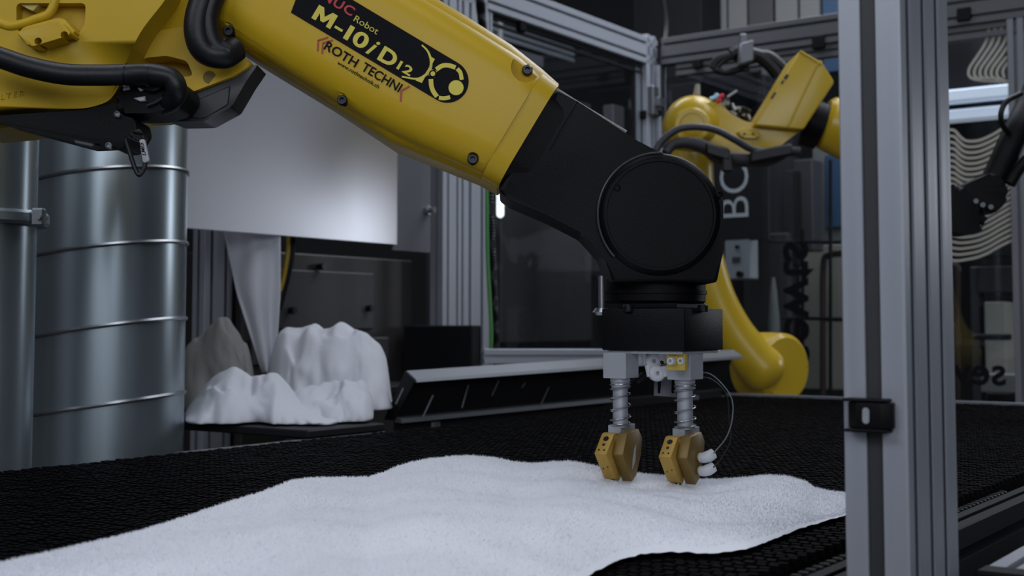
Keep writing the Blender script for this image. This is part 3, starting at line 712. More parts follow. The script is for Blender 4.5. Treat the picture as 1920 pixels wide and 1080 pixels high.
part('wrist_seam', [g_tube([P(1082, 190, YW-.0002), P(1060, 226, YW-.0028), P(1030, 280, YW-.001)], .0009, 6)], mat('matte_seam', (.003, .003, .003), .9), rb)
part('tool_flange', [g_cyl(P(1228, 520, YF+.07), P(1228, 569, YF+.07), .050, seg=48, bev=.002), g_cyl(P(1228, 545, YF+.07), P(1228, 552, YF+.07), .0515, seg=48)], M_BLK, rb)

# ---------------- elbow side of robot 1
cast1 = rnd([(-80, -70), (330, -70), (318, -10), (262, 60), (236, 118), (222, 165), (205, 190), (166, 203), (60, 206), (0, 211), (-80, 216)], 26, 4)
el = part('elbow_casting', [px_prism(cast1, 1.185, .16, front=.014, seg=5)], M_YEL, rb)
boolcut(el, [g_prism([P(x, y, 1.10) for x, y in rnd([(-40, -40), (100, -40), (98, 4), (84, 24), (60, 34), (28, 36), (-6, 30), (-40, 14)], 10, 4)], (0, .10, 0))])
part('recess_rib', [px_prism(rnd([(10, -30), (90, -30), (76, 4), (62, 22), (48, 14), (20, -2)], 5, 3), 1.189, .012, front=.003, seg=2)], mat('pale_yellow_edge', (.55, .47, .16), .4), rb)
part('recess_rim', [g_tube([P(-60, 40, 1.186), P(-8, 42, 1.186), P(18, 49, 1.186), P(42, 45, 1.186), P(68, 36, 1.186), P(92, 26, 1.186), P(104, 0, 1.186), P(108, -30, 1.186)], .0045, 12)], M_YEL, rb)
part('mounting_boss', [px_prism(rnd([(30, 62), (47, 50), (108, 33), (120, 35), (142, 59), (134, 67), (64, 88), (53, 87)], 5, 3), 1.172, .024, front=.005, seg=3)], M_YEL, rb)
boss = part('boss_face', [px_prism(rnd([(31, 63), (46, 53), (106, 40), (116, 42), (133, 61), (127, 67), (64, 86), (55, 86)], 4, 3), 1.160, .030, front=.0015, seg=2)], M_YEL, rb)
boolcut(boss, [g_cyl(P(x, y, 1.14), P(x, y, 1.14)+Vector((0, .045, 0)), .0034, seg=20) for x, y in ((56, 68), (106, 56))])
for x, y in ((56, 68), (106, 56)): part('boss_hole', [g_cyl(P(x, y, 1.166)-Vector((0, 0, 0)), P(x, y, 1.171), .0034, seg=20)], M_DEC, boss)
text('cast_lettering', 'FILTER', .0075, M_YEL, P(-18, 190, 1.1845), (P(49, 178, 1.1845)-P(-18, 190, 1.1845)), (0, 0, 1), rb, lift=0, thick=.0005, space=1.5)
j3 = rnd([(225, -70), (395, -70), (372, -20), (360, 60), (372, 96), (400, 106), (436, 92), (476, 119), (440, 142), (350, 176), (334, 194), (300, 216), (250, 218), (215, 190), (225, 60)], 14, 4)
jcast = part('joint_casting', [px_prism(j3, 1.225, .06, front=.014, seg=5)], M_YEL, rb)
part('joint_plug', [g_cyl(P(393, 145, 1.224), P(393, 145, 1.234), .0062, seg=24)], mat('dark_yellow_plug', (.16, .115, .02), .5), rb)
boolcut(jcast, [g_prism([P(x, y, 1.20) for x, y in rnd([(226, 122), (258, 98), (300, 94), (338, 104), (350, 132), (300, 140), (230, 140)], 8, 3)], (0, .055, 0))])
# rotary ring (J4)
rc = PS(-640, 0, YF+.07); rax = AX
part('rotary_ring', [g_lathe([(.060, -.030), (.067, -.026), (.068, .0), (.067, .026), (.060, .030)], rc, rax, 72)], M_RUB, rb)
part('ring_cable_bundle', [g_tube([P(392, -30, 1.195), P(372, 30, 1.192), P(372, 72, 1.192), P(388, 98, 1.195), P(420, 104, 1.20), P(442, 92, 1.21)], .0125), g_tube([P(412, -30, 1.196), P(392, 20, 1.194), P(392, 60, 1.194), P(404, 88, 1.196), P(428, 100, 1.20)], .0105)], M_RUB, rb)
# underside dark cover
part('underside_cover', [px_prism(rnd([(296, 216), (330, 192), (352, 172), (484, 120), (462, 152), (434, 200), (384, 227), (326, 228)], 5, 3), 1.232, .045, front=.004, seg=2),
     px_prism(rnd([(357, 192), (432, 160), (428, 196), (382, 222), (360, 222)], 4, 2), 1.2305, .01, front=.001, seg=1)], mat('dark_grey_cast_cover', (.022, .023, .026), .35), rb)
# hose and its loop
part('cable_hose', [g_tube([P(-70, 86, 1.14), P(0, 108, 1.14), P(55, 126, 1.14), P(120, 139, 1.145), P(180, 141, 1.15), P(238, 140, 1.155), P(286, 139, 1.155), P(320, 147, 1.158), P(331, 168, 1.16), P(322, 188, 1.17), P(306, 196, 1.185)], lambda t: .0098, 20)], M_RUB, rb)
for x in (237, 282): part('hose_band', [g_cyl(P(x-1.5, 140, 1.155), P(x+1.5, 140, 1.155), .0102, seg=28)], M_SCR, rb)
part('connector_housing', [px_prism(rnd([(226, 150), (340, 150), (346, 175), (330, 200), (280, 212), (226, 212), (215, 190)], 8, 3), 1.168, .06, front=.004)], M_BLK, rb)
for pts in (((229, 160), (240, 160), (242, 167), (230, 169)), ((256, 157), (278, 155), (276, 163), (262, 171), (258, 166)), ((250, 184), (271, 180), (272, 189), (262, 190)), ((300, 153), (310, 152), (308, 160), (302, 159)), ((318, 183), (327, 182), (323, 189), (318, 188))):
    part('connector_pin', [px_prism(pts, 1.164, .008, front=.0008, seg=1)], M_TAG, rb)
part('connector_wire', [g_tube([P(275, 199, 1.165), P(290, 193, 1.165), P(300, 187, 1.165), P(308, 180, 1.165)], .0014, 8), g_tube([P(258, 160, 1.165), P(285, 168, 1.162), P(306, 160, 1.165)], .002, 8)], M_RUB, rb)
# cable carrier under the elbow
part('cable_tray', [px_prism(rnd([(-60, 222), (160, 206), (215, 192), (228, 216), (252, 222), (257, 243), (246, 262), (234, 277), (214, 279), (196, 268), (150, 270), (60, 246), (-60, 214)], 5, 3), 1.175, .05, front=.004)], M_BLK, rb)
part('tray_slide', [px_prism([(138, 262), (176, 270), (172, 276), (140, 269)], 1.172, .02, front=.001, seg=1)], M_MID, rb)
for x, y in ((219, 214), (203, 273)):
    c = P(x, y, 1.172); part('screw', [g_lathe([(.0032, .004), (.0032, 0), (.002, -.0008), (.0015, .001)], c, (0, 1, 0), 14)], M_STEEL, rb)
part('yellow_lower_edge', [px_prism(rnd([(-60, 218), (-20, 224), (26, 236), (10, 240), (-60, 246)], 3, 2), 1.20, .08, front=.004)], M_YEL, rb)
part('strain_clamp', [px_prism(rnd([(243, 246), (262, 240), (270, 250), (272, 262), (254, 262), (244, 256)], 3, 2), 1.17, .012, front=.001), g_cyl(P(240, 258, 1.168), P(262, 268, 1.168), .0012, seg=8), g_cyl(P(247, 246, 1.168), P(268, 250, 1.168), .0013, seg=8)], M_RUB, rb)
part('cable_loop', [g_tube([P(236, 262, 1.17), P(243, 285, 1.168), P(253, 315, 1.167), P(261, 328, 1.167), P(269, 318, 1.167), P(273, 300, 1.167), P(270, 280, 1.167), P(264, 262, 1.168)], .0021, 10)], M_RUB, rb)
tg = [P(x, y, 1.1625) for x, y in rnd([(260, 262), (271, 260), (280, 302), (268, 306)], 4, 3)]
tagp = part('cable_tag', [g_prism(tg, (0, .0035, 0), front=.0008, seg=2)], M_TAG, rb)
text('lettering', 'LMES', .0055, M_DEC, P(274, 292, 1.1622), P(268.5, 268, 1.1622)-P(274, 292, 1.1622), P(266, 290, 1.1622)-P(274, 292, 1.1622), tagp, bold=.00005, lift=.0002, thick=.0001)

# =================================================================== GRIPPER TOOL
YG = 1.225
gt = thing('gripper_tool', 'black gripper block with two spring plungers and golden jaws gripping the towel', 'gripper', P(1240, 620, YG))
th = math.radians(-32); GX = Vector((math.cos(th), math.sin(th), 0)); GY = Vector((-math.sin(th), math.cos(th), 0)); GZ = Vector((0, 0, 1))
def gsize(pxw, Y=YG): return pxw*Y/F
# main block: front face right edge at px 1283, right face to 1356
e = P(1283, 618, YG-.045)                       # vertical edge nearest to the lens
hz = (P(1283, 578, YG-.045).z-P(1283, 659, YG-.045).z)/2
def edge_len(px_from, px_to, o, d):             # length along horizontal direction d from o to reach a pixel column
    r = ray(px_to, 600); return (o.x*r.y-o.y*r.x)/(r.x*d.y-r.y*d.x)
ly = edge_len(0, 1356, e, GY); lx = edge_len(0, 1128, e, -GX)
print('block', lx, ly, hz)
part('carrier_block', [g_box(e+GY*ly/2-GX*lx/2, GX, GY, GZ, lx/2, ly/2, hz, .0015, 2)], M_BLK, gt)
part('base_plate', [g_box(e+GY*ly/2-GX*lx/2-GZ*(hz+.0016), GX, GY, GZ, lx/2-.004, ly/2-.004, .0014, .0003)], M_ALUB, gt)
part('top_plate', [g_box(e+GY*ly/2-GX*lx/2+GZ*(hz+.0025), GX, GY, GZ, lx/2-.012, ly/2-.01, .0022, .0006)], M_BLK, gt)
for q, k in ((1178, .018), (1240, .02), (1318, .03)):
    c = P(q, 573, YG-.02+k*.3); part('cap_screw', [g_cyl(c-GZ*.006, c+GZ*.001, .005, seg=14, bev=.0008)], M_SCR, gt)
c = P(1128, 560, YG+.01); part('guide_rod', [g_cyl(c-GZ*.012, c+GZ*.022, .0032, seg=14), g_lathe([(.006, -.004), (.009, -.001), (.006, .003)], c-GZ*.012, GZ, 20)], M_STEEL, gt)
for x, y in ((1190, 620), (1206, 620)):
    w_, = (0,); d = -GY
    r = ray(x, y); t = (e-CP).dot(GY)/r.dot(GY); c = CP+r*t
    part('screw_hole', [g_cyl(c-GY*.0003, c+GY*.002, .0022, seg=14)], M_DEC, gt)
def plunger(xe, xl, xr, ytop, ybot, sh_x, sh_r, ysb, sp_r, lb, golds, Y, side):
    e = P(xe, (ytop+ybot)/2, Y); h = (P(xe, ytop, Y).z-P(xe, ybot, Y).z)/2
    a = edge_len(0, xl, e, -GX); b = edge_len(0, xr, e, GY); cc = e-GX*a/2+GY*b/2
    mb = part('mounting_block', [g_box(cc, GX, GY, GZ, a/2, b/2, h, .0006, 1)], M_ALUB, gt)
    Ysh = cc.y; s0 = P(sh_x, ybot-1, Ysh); s1 = P(sh_x, ysb+4, Ysh); r = sh_r*Ysh/F
    x_ = Vector((s0.x, Ysh, 0))
    sh = part('plunger_shaft', [g_cyl((s0.x, Ysh, s1.z), (s0.x, Ysh, s0.z), r, seg=28), g_cyl((s0.x, Ysh, s0.z-.004), (s0.x, Ysh, s0.z+.001), r*1.32, seg=28, bev=.0008), g_cyl((s0.x, Ysh, s0.z-.010), (s0.x, Ysh, s0.z-.004), r*1.12, r*1.3, seg=28)], M_ALUB, gt)
    R = sp_r*Ysh/F; n = 6.0; H = s0.z-s1.z-.006; pts = []
    for k in range(int(n*20)+1):
        t = k/(n*20); tt = t; zz = s1.z+.001+H*(tt if True else 0)
        # closed end coils
        zz = s1.z+.001+H*(t-.11*math.sin(2*PI*t)/1.0)
        pts.append(Vector((s0.x+math.cos(2*PI*n*t)*R, Ysh+math.sin(2*PI*n*t)*R, zz)))
    part('spring', [g_tube(pts, .00075, 6, raw=True)], M_STEEL, sh)
    xe2, xl2, xr2, y0, y1 = lb; e2 = P(xe2, (y0+y1)/2, Ysh-.008); h2 = (P(xe2, y0, Y).z-P(xe2, y1, Y).z)/2
    a2 = edge_len(0, xl2, e2, -GX); b2 = edge_len(0, xr2, e2, GY)
    part('lower_block', [g_box(e2-GX*a2/2+GY*b2/2, GX, GY, GZ, a2/2, b2/2, h2, .0005, 1)], M_ALUB, gt)
    return Ysh
ys1 = plunger(1173, 1130, 1197, 662, 710, 1163, 14.0, 797, 18.5, (1164, 1139, 1190, 798, 816), None, YG-.022, 0)
ys2 = plunger(1294, 1250, 1318, 661, 713, 1284, 14.5, 801, 19.5, (1284, 1259, 1310, 804, 822), None, YG-.022, 1)
def pg(dx, dy):   # offset pixels between the two grippers
    return dx, dy
def gripper(x0, y0, Y, gm):
    # x0,y0: pixel position of the upper corner of the jaw front face top; profile is drawn in the local (GY, z) plane
    k = Y/F
    o = P(x0, y0, Y)
    def prof(pts, xo, wx, m, nm, bev=.0008):
        return part(nm, [g_prism([o+GX*xo+GY*(a*k)+GZ*(-b*k) for a, b in pts], GX*wx, allb=bev)], m, gt)
    # front jaw: bent bar
    jaw = prof([(0, 3), (2, 0), (12, -1), (26, 2), (16, 26), (4, 36), (30, 82), (24, 88), (8, 84), (-30, 35)], 0, 25*k, gm, 'jaw', .0011)
    # holes on upper facet
    d = (Vector((0, 0, 0))+GY*(-30)-GZ*(35-3)); L = d.length; d.normalize(); nrm = GX.cross(d).normalized()
    if nrm.dot(-GY) < 0: nrm = -nrm
    for tt, xx, r in ((.20, 12.5, 5.6), (.52, 12.5, 3.0), (.80, 7, 1.9), (.80, 18, 1.9)):
        c = o+GX*xx*k-GZ*3*k+d*L*tt*k
        part('hole', [g_cyl(c-nrm*.001, c+nrm*.0002, r*k, seg=16)]+([g_cyl(c-nrm*.001, c+nrm*.00035, r*k*.55, seg=6)] if r > 5 else []), M_SCR, jaw)
    d2 = GY*(38)-GZ*(49); L2 = d2.length; d2.normalize(); n2 = GX.cross(d2).normalized()
    if n2.dot(-GY) < 0: n2 = -n2
    for tt, xx in ((.60, 7), (.52, 18)):
        c = o+GX*xx*k+GY*(-30*k)-GZ*35*k+d2*L2*tt*k
        part('hole', [g_cyl(c-n2*.001, c+n2*.0002, 1.5*k, seg=10)], M_SCR, jaw)
    # rear body plate, darker
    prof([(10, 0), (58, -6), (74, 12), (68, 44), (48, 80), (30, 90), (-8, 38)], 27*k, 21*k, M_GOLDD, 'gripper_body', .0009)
    prof([(8, 6), (50, -4), (64, 12), (60, 42), (40, 72), (30, 76), (10, 38)], 23*k, 5*k, gm, 'spacer', .0003)
    for xo in (4, 12, 20):
        part('needle', [g_box(o+GX*(xo*k)+GY*(24*k)-GZ*(88*k), GX, (GY-GZ*.9), GZ+GY*.9, .0012, .0012, .004, .0003)], M_STEEL, gt)
    return o, k
o1, k1 = gripper(1128, 812, ys1-.020, M_GOLD)
o2, k2 = gripper(1247, 818, ys2-.020, M_GOLD)
# printed label plate on left gripper body
c = o1+GX*(47.6*k1)
part('label_plate', [g_prism([c+GY*(a*k1)-GZ*(b*k1) for a, b in ((38, 30), (46, 22), (42, 52), (30, 66), (32, 50))], GX*.0006)], M_TAG, gt, False)
for a, b in ((18, 12), (32, 10)):
    c = o2+GX*(47.2*k2)+GY*(a*k2)-GZ*(b*k2); part('slot', [g_box(c, GX, GY, GZ, .0004, .0009, .003, 0)], M_SCR, gt)
# yellow valve fitting on right mounting block
ev = P(1271, 678, YG-.0265)
part('valve_plate', [g_box(ev-GY*.002, GX, GY, GZ, .0095, .003, .0080, .0006)], mat('yellow_valve_plate', (.50, .36, .05), .4), gt)
for x in (1258, 1277):
    c = P(x, 677, YG-.034); part('push_fitting', [g_lathe([(.0036, .004), (.0038, 0), (.003, -.002), (.0018, -.002), (.0016, .001)], c, GY, 18)], M_WHT, gt)
# white swivel fittings and slotted bracket between the plungers
for x, y, yy in ((1226, 677, .0), (1233, 700, -.004)):
    c = P(x, y, YG+.0+yy)
    part('swivel_fitting', [g_lathe([(.0075, .008), (.0078, 0), (.006, -.002), (.0035, -.0025), (.002, -.002), (.0018, .002)], c, (-.2, 1, 0), 22), g_box(c+Vector((.008, .004, .002)), (1, 0, .2), (0, 1, 0), (0, 0, 1), .007, .005, .0055, .001), g_cyl(c+Vector((-.007, .004, -.003)), c+Vector((-.009, .004, .008)), .003, seg=12)], M_WHT, gt)
brk = part('slotted_bracket', [px_prism([(1227, 700), (1270, 704), (1269, 745), (1226, 742)], YG+.03, .002, front=.0004, seg=1)], M_ALUD, gt, False)
for xa in (1234, 1260):
    part('slot', [px_prism(rnd([(xa, 708), (xa+6, 708), (xa+4, 738), (xa-1, 737)], 2, 2), YG+.0292, .001)], M_DEC, brk, False)
part('air_tube', [g_tube([P(1197, 716, YG), P(1210, 706, YG+.006), P(1225, 690, YG+.01), P(1240, 668, YG+.012)], .0016, 8), g_tube([P(1237, 668, YG+.004), P(1241, 680, YG), P(1247, 672, YG+.005)], .002, 8), g_tube([P(1180, 718, YG), P(1196, 708, YG+.01), P(1205, 700, YG+.015)], .0014, 8)], M_RUB, gt)
# air fittings and wires on the right gripper
for x, y in ((1313, 857), (1313, 882)):
    part('brass_fitting', [g_cyl(P(x-12, y, ys2-.012), P(x+1, y, ys2-.016), .0034, seg=16, bev=.0006)], M_YEL2, gt)
    part('elbow_plug', [g_tube([P(x-1, y+1, ys2-.016), P(x+8, y+1, ys2-.018), P(x+17, y-2, ys2-.019), P(x+25, y-7, ys2-.018)], lambda t: .0054*(1-.25*abs(t-.6)), 16)], M_WHT, gt)
part('clear_tube', [g_tube([P(1300, 700, YG+.03), P(1328, 700, YG+.02), P(1352, 718, YG+.01), P(1372, 748, YG), P(1373, 785, YG-.01), P(1362, 820, YG-.02), P(1338, 850, YG-.03)], .0006, 8)], M_ALUD, gt)
part('clear_tube', [g_tube([P(1300, 706, YG+.03), P(1335, 712, YG+.02), P(1362, 740, YG+.01), P(1367, 785, YG), P(1370, 825, YG-.01), P(1352, 860, YG-.02), P(1338, 876, YG-.03)], .0006, 8)], M_RUB, gt)

# =================================================================== ROBOT 2 (behind the belt end)
YB = 3.12
r2_ = thing('industrial_robot', 'smaller looking yellow robot arm standing behind the end of the belt', 'robot', (P(1440, 700, YB).x, YB, 0))
lp = [(1297, 250, 40), (1296, 300, 41), (1302, 380, 40), (1318, 480, 38), (1342, 560, 37), (1374, 622, 38), (1408, 668, 41), (1428, 690, 43)]
lpt = spline([P(x, y, YB+.01) for x, y, r in lp], 8); lrr = [interp([(k, r) for k, (x, y, r) in enumerate(lp)], q/8) for q in range(len(lpt))]
for q in range(1, 7):
    t = q/6; e = lpt[-1] if q == 1 else e0_
    if q == 1: e0_ = lpt[-1].copy(); dd = (lpt[-1]-lpt[-2]).normalized()
    lpt.append(e0_+dd*(43*YB/F*.9*math.sin(t*PI/2))); lrr.append(43*math.cos(t*PI/2)**.8+.5)
nq = len(lpt)
part('lower_arm', [g_tube(lpt, lambda t: lrr[min(nq-1, int(round(t*(nq-1))))]*YB/F, 28, raw=True)], M_YEL2, r2_)
sc2 = P(1450, 690, YB+.06)
part('shoulder_joint', [g_lathe([(.02, -.045), (.075, -.045), (.086, -.035), (.088, .0), (.088, .06), (.08, .07)], sc2, Vector((-.55, .83, 0)), 48)], M_YEL2, r2_)
part('base_column', [g_cyl((sc2.x+.02, sc2.y+.13, .25), (sc2.x+.02, sc2.y+.13, sc2.z-.05), .055, seg=36), g_box((sc2.x+.02, sc2.y+.13, .125), (1, 0, 0), (0, 1, 0), (0, 0, 1), .2, .2, .125, .01)], M_YEL2, r2_)
hc = P(1296, 240, YB+.02)
part('elbow_joint', [g_lathe([(.02, -.105), (.040, -.102), (.060, -.085), (.072, -.055), (.076, -.02), (.076, .05), (.06, .07)], hc+Vector((.006, 0, 0)), Vector((.15, 1, .0)), 48)], M_YEL2, r2_)
part('elbow_boss', [g_lathe([(.046, .0), (.046, -.012), (.040, -.018), (.03, -.018), (.028, -.010)], hc+Vector((-.01, -.088, -.01)), Vector((.15, 1, .0)), 36)], M_YEL2, r2_)
ua2 = rnd([(1300, 196), (1345, 190), (1372, 214), (1398, 228), (1440, 232), (1512, 236), (1470, 268), (1440, 296), (1405, 300), (1350, 278), (1310, 270)], 8, 3)
part('elbow_casting', [px_prism(ua2, YB-.07, .11, front=.018, seg=4)], M_YEL2, r2_)
part('mounting_boss', [px_prism(rnd([(1382, 247), (1394, 241), (1418, 243), (1428, 252), (1420, 259), (1392, 258)], 4, 3), YB-.085, .02, front=.004)], M_YEL2, r2_)
for x in (1396, 1412): part('hole', [g_cyl(P(x, 251, YB-.0862), P(x, 251, YB-.08), .0028, seg=12)], M_SCR, r2_)
mc2 = [(1501, 93), (1542, 118), (1565, 153), (1507, 243), (1414, 235)]
part('motor_cover', [px_prism(rnd(mc2, 5, 2), YB-.10, .14, front=.008, seg=3)], M_YEL2, r2_)
part('cover_ridge', [g_tube([P(1500, 96, YB-.101), P(1538, 120, YB-.101), P(1530, 125, YB-.101), P(1478, 236, YB-.101)], .003, 8)], M_YEL2, r2_)
for x, y, s in ((1474, 144, .018), (1467, 154, .013), (1452, 176, .012), (1448, 182, .012)):
    c = P(x, y, YB-.1012); part('warning_mark', [g_box(c, (.5, 0, .8), (0, 1, 0), (-.8, 0, .5), s*.35, .0006, s*.22, 0)], M_SCR, r2_)
part('rotary_ring', [g_cyl(P(1512, 228, YB+.0), P(1540, 238, YB+.0), .058, seg=40), ], M_BLK, r2_)
ra = (P(1640, 262, YB)-P(1540, 228, YB))
part('forearm', [g_lathe([(.055, 0), (.066, .01), (.074, .06), (.074, .20), (.05, .24)], P(1543, 228, YB+.0), ra, 48)], M_YEL2, r2_)
part('cable_hose', [g_tube([P(1222, 300, YB-.18), P(1240, 266, YB-.17), P(1268, 244, YB-.165), P(1300, 238, YB-.165), P(1340, 243, YB-.165), P(1378, 262, YB-.16), P(1410, 280, YB-.15), P(1450, 285, YB-.14)], .0085, 14)], mat('grey_rubber_hose', (.03, .03, .04), .45), r2_)
part('cable_sleeve', [g_tube([P(1248, 288, YB-.18), P(1262, 272, YB-.17), P(1290, 268, YB-.165), P(1325, 278, YB-.16), P(1350, 295, YB-.15), P(1390, 300, YB-.14), P(1440, 300, YB-.13), P(1475, 285, YB-.12), P(1500, 284, YB-.12)], lambda t: .011+.007*math.sin(t*PI)**2, 14)], mat('grey_cable_sleeve', (.022, .02, .026), .6, 0, 30, .3, .4, 60), r2_)
part('sleeve_clamp', [g_box(P(1363, 305, YB-.17), (1, 0, 0), (0, 1, 0), (0, 0, 1), .012, .01, .022, .004), g_box(P(1445, 288, YB-.16), (1, 0, .2), (0, 1, 0), (0, 0, 1), .05, .012, .014, .005), g_box(P(1345, 285, YB-.17), (1, 0, -.3), (0, 1, 0), (0, 0, 1), .03, .012, .015, .005)], M_RUB, r2_)
for i in range(26):
    t = i/25; x = 1338+t*62+random.uniform(-8, 8); y = 182+t*36+random.uniform(-10, 10)
    m = random.choice((M_TAG, M_RUB, M_TAG, M_RUB, M_RUB)); a = random.uniform(-1, 1)
    part('cable_end', [g_cyl(P(x, y, YB-.04), P(x+9+6*a, y+7-8*a, YB-.05), .0035, seg=8)], m, r2_)
for x, y, m, l in ((1352, 181, M_RED, 5), (1348, 189, M_RED, 5), (1338, 184, M_CYAN, 7), (1344, 180, M_CYAN, 3)):
    part('connector', [g_cyl(P(x-l, y+2, YB-.07), P(x+l, y-3, YB-.07), .0052, seg=10, bev=.001)], m, r2_)
part('connector', [g_cyl(P(1364, 182, YB-.07), P(1382, 170, YB-.07), .003, seg=8)], M_TAG, r2_)
part('breather', [g_cyl(P(1306, 178, YB), P(1308, 158, YB), .009, .006, seg=12)], M_CREAM, r2_)

# cable bundle hanging at the far beam
YC = 3.6
cb = thing('cable_bundle', 'tangle of black hoses hanging below the far top beam', 'cable', P(1400, 110, YC))
for pts, r in (([(1335, 128), (1345, 112), (1370, 103), (1395, 102)], .012), ([(1338, 132), (1362, 110), (1390, 108), (1402, 120)], .009), ([(1340, 130), (1360, 136), (1385, 130), (1400, 118)], .01), ([(1372, 104), (1385, 98), (1420, 104), (1440, 118), (1460, 140)], .02), ([(1390, 118), (1410, 108), (1440, 106), (1470, 130)], .018)):
    part('hose', [g_tube([P(x, y, YC) for x, y in pts], r, 10)], M_RUB, cb)
part('hose_fitting', [g_box(P(1398, 100, YC-.04), (1, 0, .3), (0, 1, 0), (0, 0, 1), .02, .02, .03, .004), g_box(P(1393, 84, YC-.02), (1, 0, 0), (0, 1, 0), (0, 0, 1), .010, .012, .03, .003)], M_ALUD, cb)

# =================================================================== black robot at the right edge
YK = 2.55
bk2 = thing('black_robot', 'black robot arm with gripper entering at the right edge of view', 'robot', P(1880, 300, YK))
part('arm_link', [g_tube([P(1985, 60, YK+.1), P(1940, 180, YK+.05), P(1905, 250, YK), P(1872, 320, YK), P(1850, 365, YK)], lambda t: .030-.006*t, 20)], M_BLK, bk2)
part('gripper_body', [px_prism(rnd([(1800, 348), (1835, 335), (1862, 322), (1888, 345), (1892, 368), (1880, 388), (1862, 402), (1840, 400), (1805, 395)], 7, 3), YK-.04, .09, front=.012)], M_BLK, bk2)
part('gripper_finger', [px_prism(rnd([(1770, 350), (1800, 342), (1850, 395), (1852, 425), (1825, 441), (1790, 436), (1768, 425)], 12, 4), YK-.05, .07, front=.016)], M_BLK, bk2)
part('hose_loop', [g_tube([P(1915, 175, YK-.05), P(1888, 190, YK-.06), P(1877, 212, YK-.06), P(1880, 235, YK-.05), P(1892, 250, YK-.03)], .0055, 12)], M_RUB, bk2)
part('wrist_lever', [g_tube([P(1925, 300, YK-.02), P(1905, 325, YK-.03), P(1893, 345, YK-.03)], .012, 12)], M_BLK, bk2)
for x, y in ((1830, 377), (1843, 384), (1858, 388)):
    part('bolt', [g_cyl(P(x, y, YK-.058), P(x, y, YK-.03), .005, seg=10)], M_ALUD, bk2)

# =================================================================== cables on the left wall
gc_ = thing('green_cable', 'thin green cable running down beside the aluminium posts', 'cable', P(918, 500, 3.2))
part('cable', [g_tube([P(913, 250, 3.2), P(913, 380, 3.2), P(914, 480, 3.2), P(918, 560, 3.2), P(921, 620, 3.2), P(920, 672, 3.2)], .0048, 10)], M_GREEN, gc_)
g2 = thing('corrugated_hose', 'black corrugated hose running down behind the green cable', 'hose', P(930, 500, 3.25))
hp = spline([P(897, -30, 3.25), P(905, 60, 3.25), P(914, 200, 3.3), P(920, 400, 3.3), P(926, 560, 3.3), P(930, 672, 3.3)], 60)
part('hose_tube', [g_tube(hp, lambda t: .0115+.0018*math.sin(t*900), 12, raw=True)], M_RUB, g2)

# =================================================================== beyond the glass
def uslab(name, label, cat, x0, y0, x1, y1, u, d, m, group=None, parts=()):
    w0, zt = onU(x0, y0, u); w1, zb = onU(x1, y1, u)
    t = thing(name, label, cat, UW(u, (w0+w1)/2, zb), group)
    part('body', [g_uw(u, u+d, w0, w1, zb, zt, .004)], m, t); return t
u_s = UF+.08
sg = thing('sign_panel', 'dark plum sign board with large thin grey letters turned sideways', 'sign', letU(1400, 445, u_s))
w0, zt = onU(1310, 296, u_s); w1, zb = onU(1442, 449, u_s)
part('board', [g_uw(u_s, u_s+.012, w0, w1, zb, zt, .002)], M_SGN, sg)
a0 = letU(1404, 413, u_s-.001)
text('lettering', 'BOX', .150, M_SGT, a0, (0, 0, 1), -N, sg, bold=-.0012, sx=1.0, lift=.0004)
cbx = thing('control_box', 'light grey control box with a black knob below the sign board', 'box', letU(1385, 523, u_s))
w0, zt = onU(1358, 445, u_s); w1, zb = onU(1408, 523, u_s)
part('case', [g_uw(u_s-.0, u_s+.06, w0, w1, zb, zt-.006, .004)], M_TAG, cbx)
for x, y, r in ((1389, 514, .011), (1384, 463, .006)):
    c = letU(x, y, u_s); part('knob', [g_cyl(c-U*.016, c+U*.002, r, seg=18, bev=.002)], M_SCR, cbx)
c = letU(1381, 487, u_s); part('display', [g_box(c-U*.0025, U, N, (0, 0, 1), .002, .014, .009, .001)], M_MID, cbx)
# cabinets and partitions behind the far glass
uslab('wall_cabinet', 'dark tall cabinet behind the sign board', 'cabinet', 1250, 160, 1440, 740, UF+.35, .3, M_DRK)
uslab('monitor', 'flat black screen hanging behind the far glass above the rear robot', 'screen', 1313, 146, 1422, 234, UF+.12, .03, M_DEC)
uslab('machine_column', 'narrow grey upright standing to the right of the black screen', 'post', 1426, 120, 1440, 300, UF+.5, .05, M_MID)
uslab('grey_cabinet', 'grey cabinet with rows of small doors seen through the far glass', 'cabinet', 1486, 300, 1525, 470, UF+.6, .10, M_MID)
uslab('poster_board', 'pale board carrying a blue poster beyond the far glass', 'board', 1522, 262, 1620, 450, UF+.75, .04, M_GRY)
uslab('poster', 'blue poster with a pale lower edge on the pale board', 'poster', 1546, 290, 1610, 425, UF+.735, .01, M_BLUE)
uslab('roll_container', 'pale cream laundry container behind the vertical black lettering', 'container', 1466, 462, 1700, 735, UF+1.0, .5, M_CREAM)
uslab('machine_cabinet', 'brownish grey cabinet front between sign board and container', 'cabinet', 1392, 440, 1480, 740, UF+.30, .04, M_BRN)
uslab('hose_reel_post', 'dark upright pillar behind the rear robot hoses', 'post', 1470, 320, 1495, 500, UF+.45, .05, M_DRK)
wp = thing('white_bottle', 'slim pale canister standing before the brownish cabinet', 'bottle', letU(1452, 640, UF+.2))
a = letU(1452, 700, UF+.2); b = letU(1452, 520, UF+.2)
part('canister', [g_lathe([(.010, 0), (.020, .004), (.020, (b-a).length*.55), (.012, (b-a).length*.85), (.005, (b-a).length)], a, (0, 0, 1), 24)], M_GRY, wp)
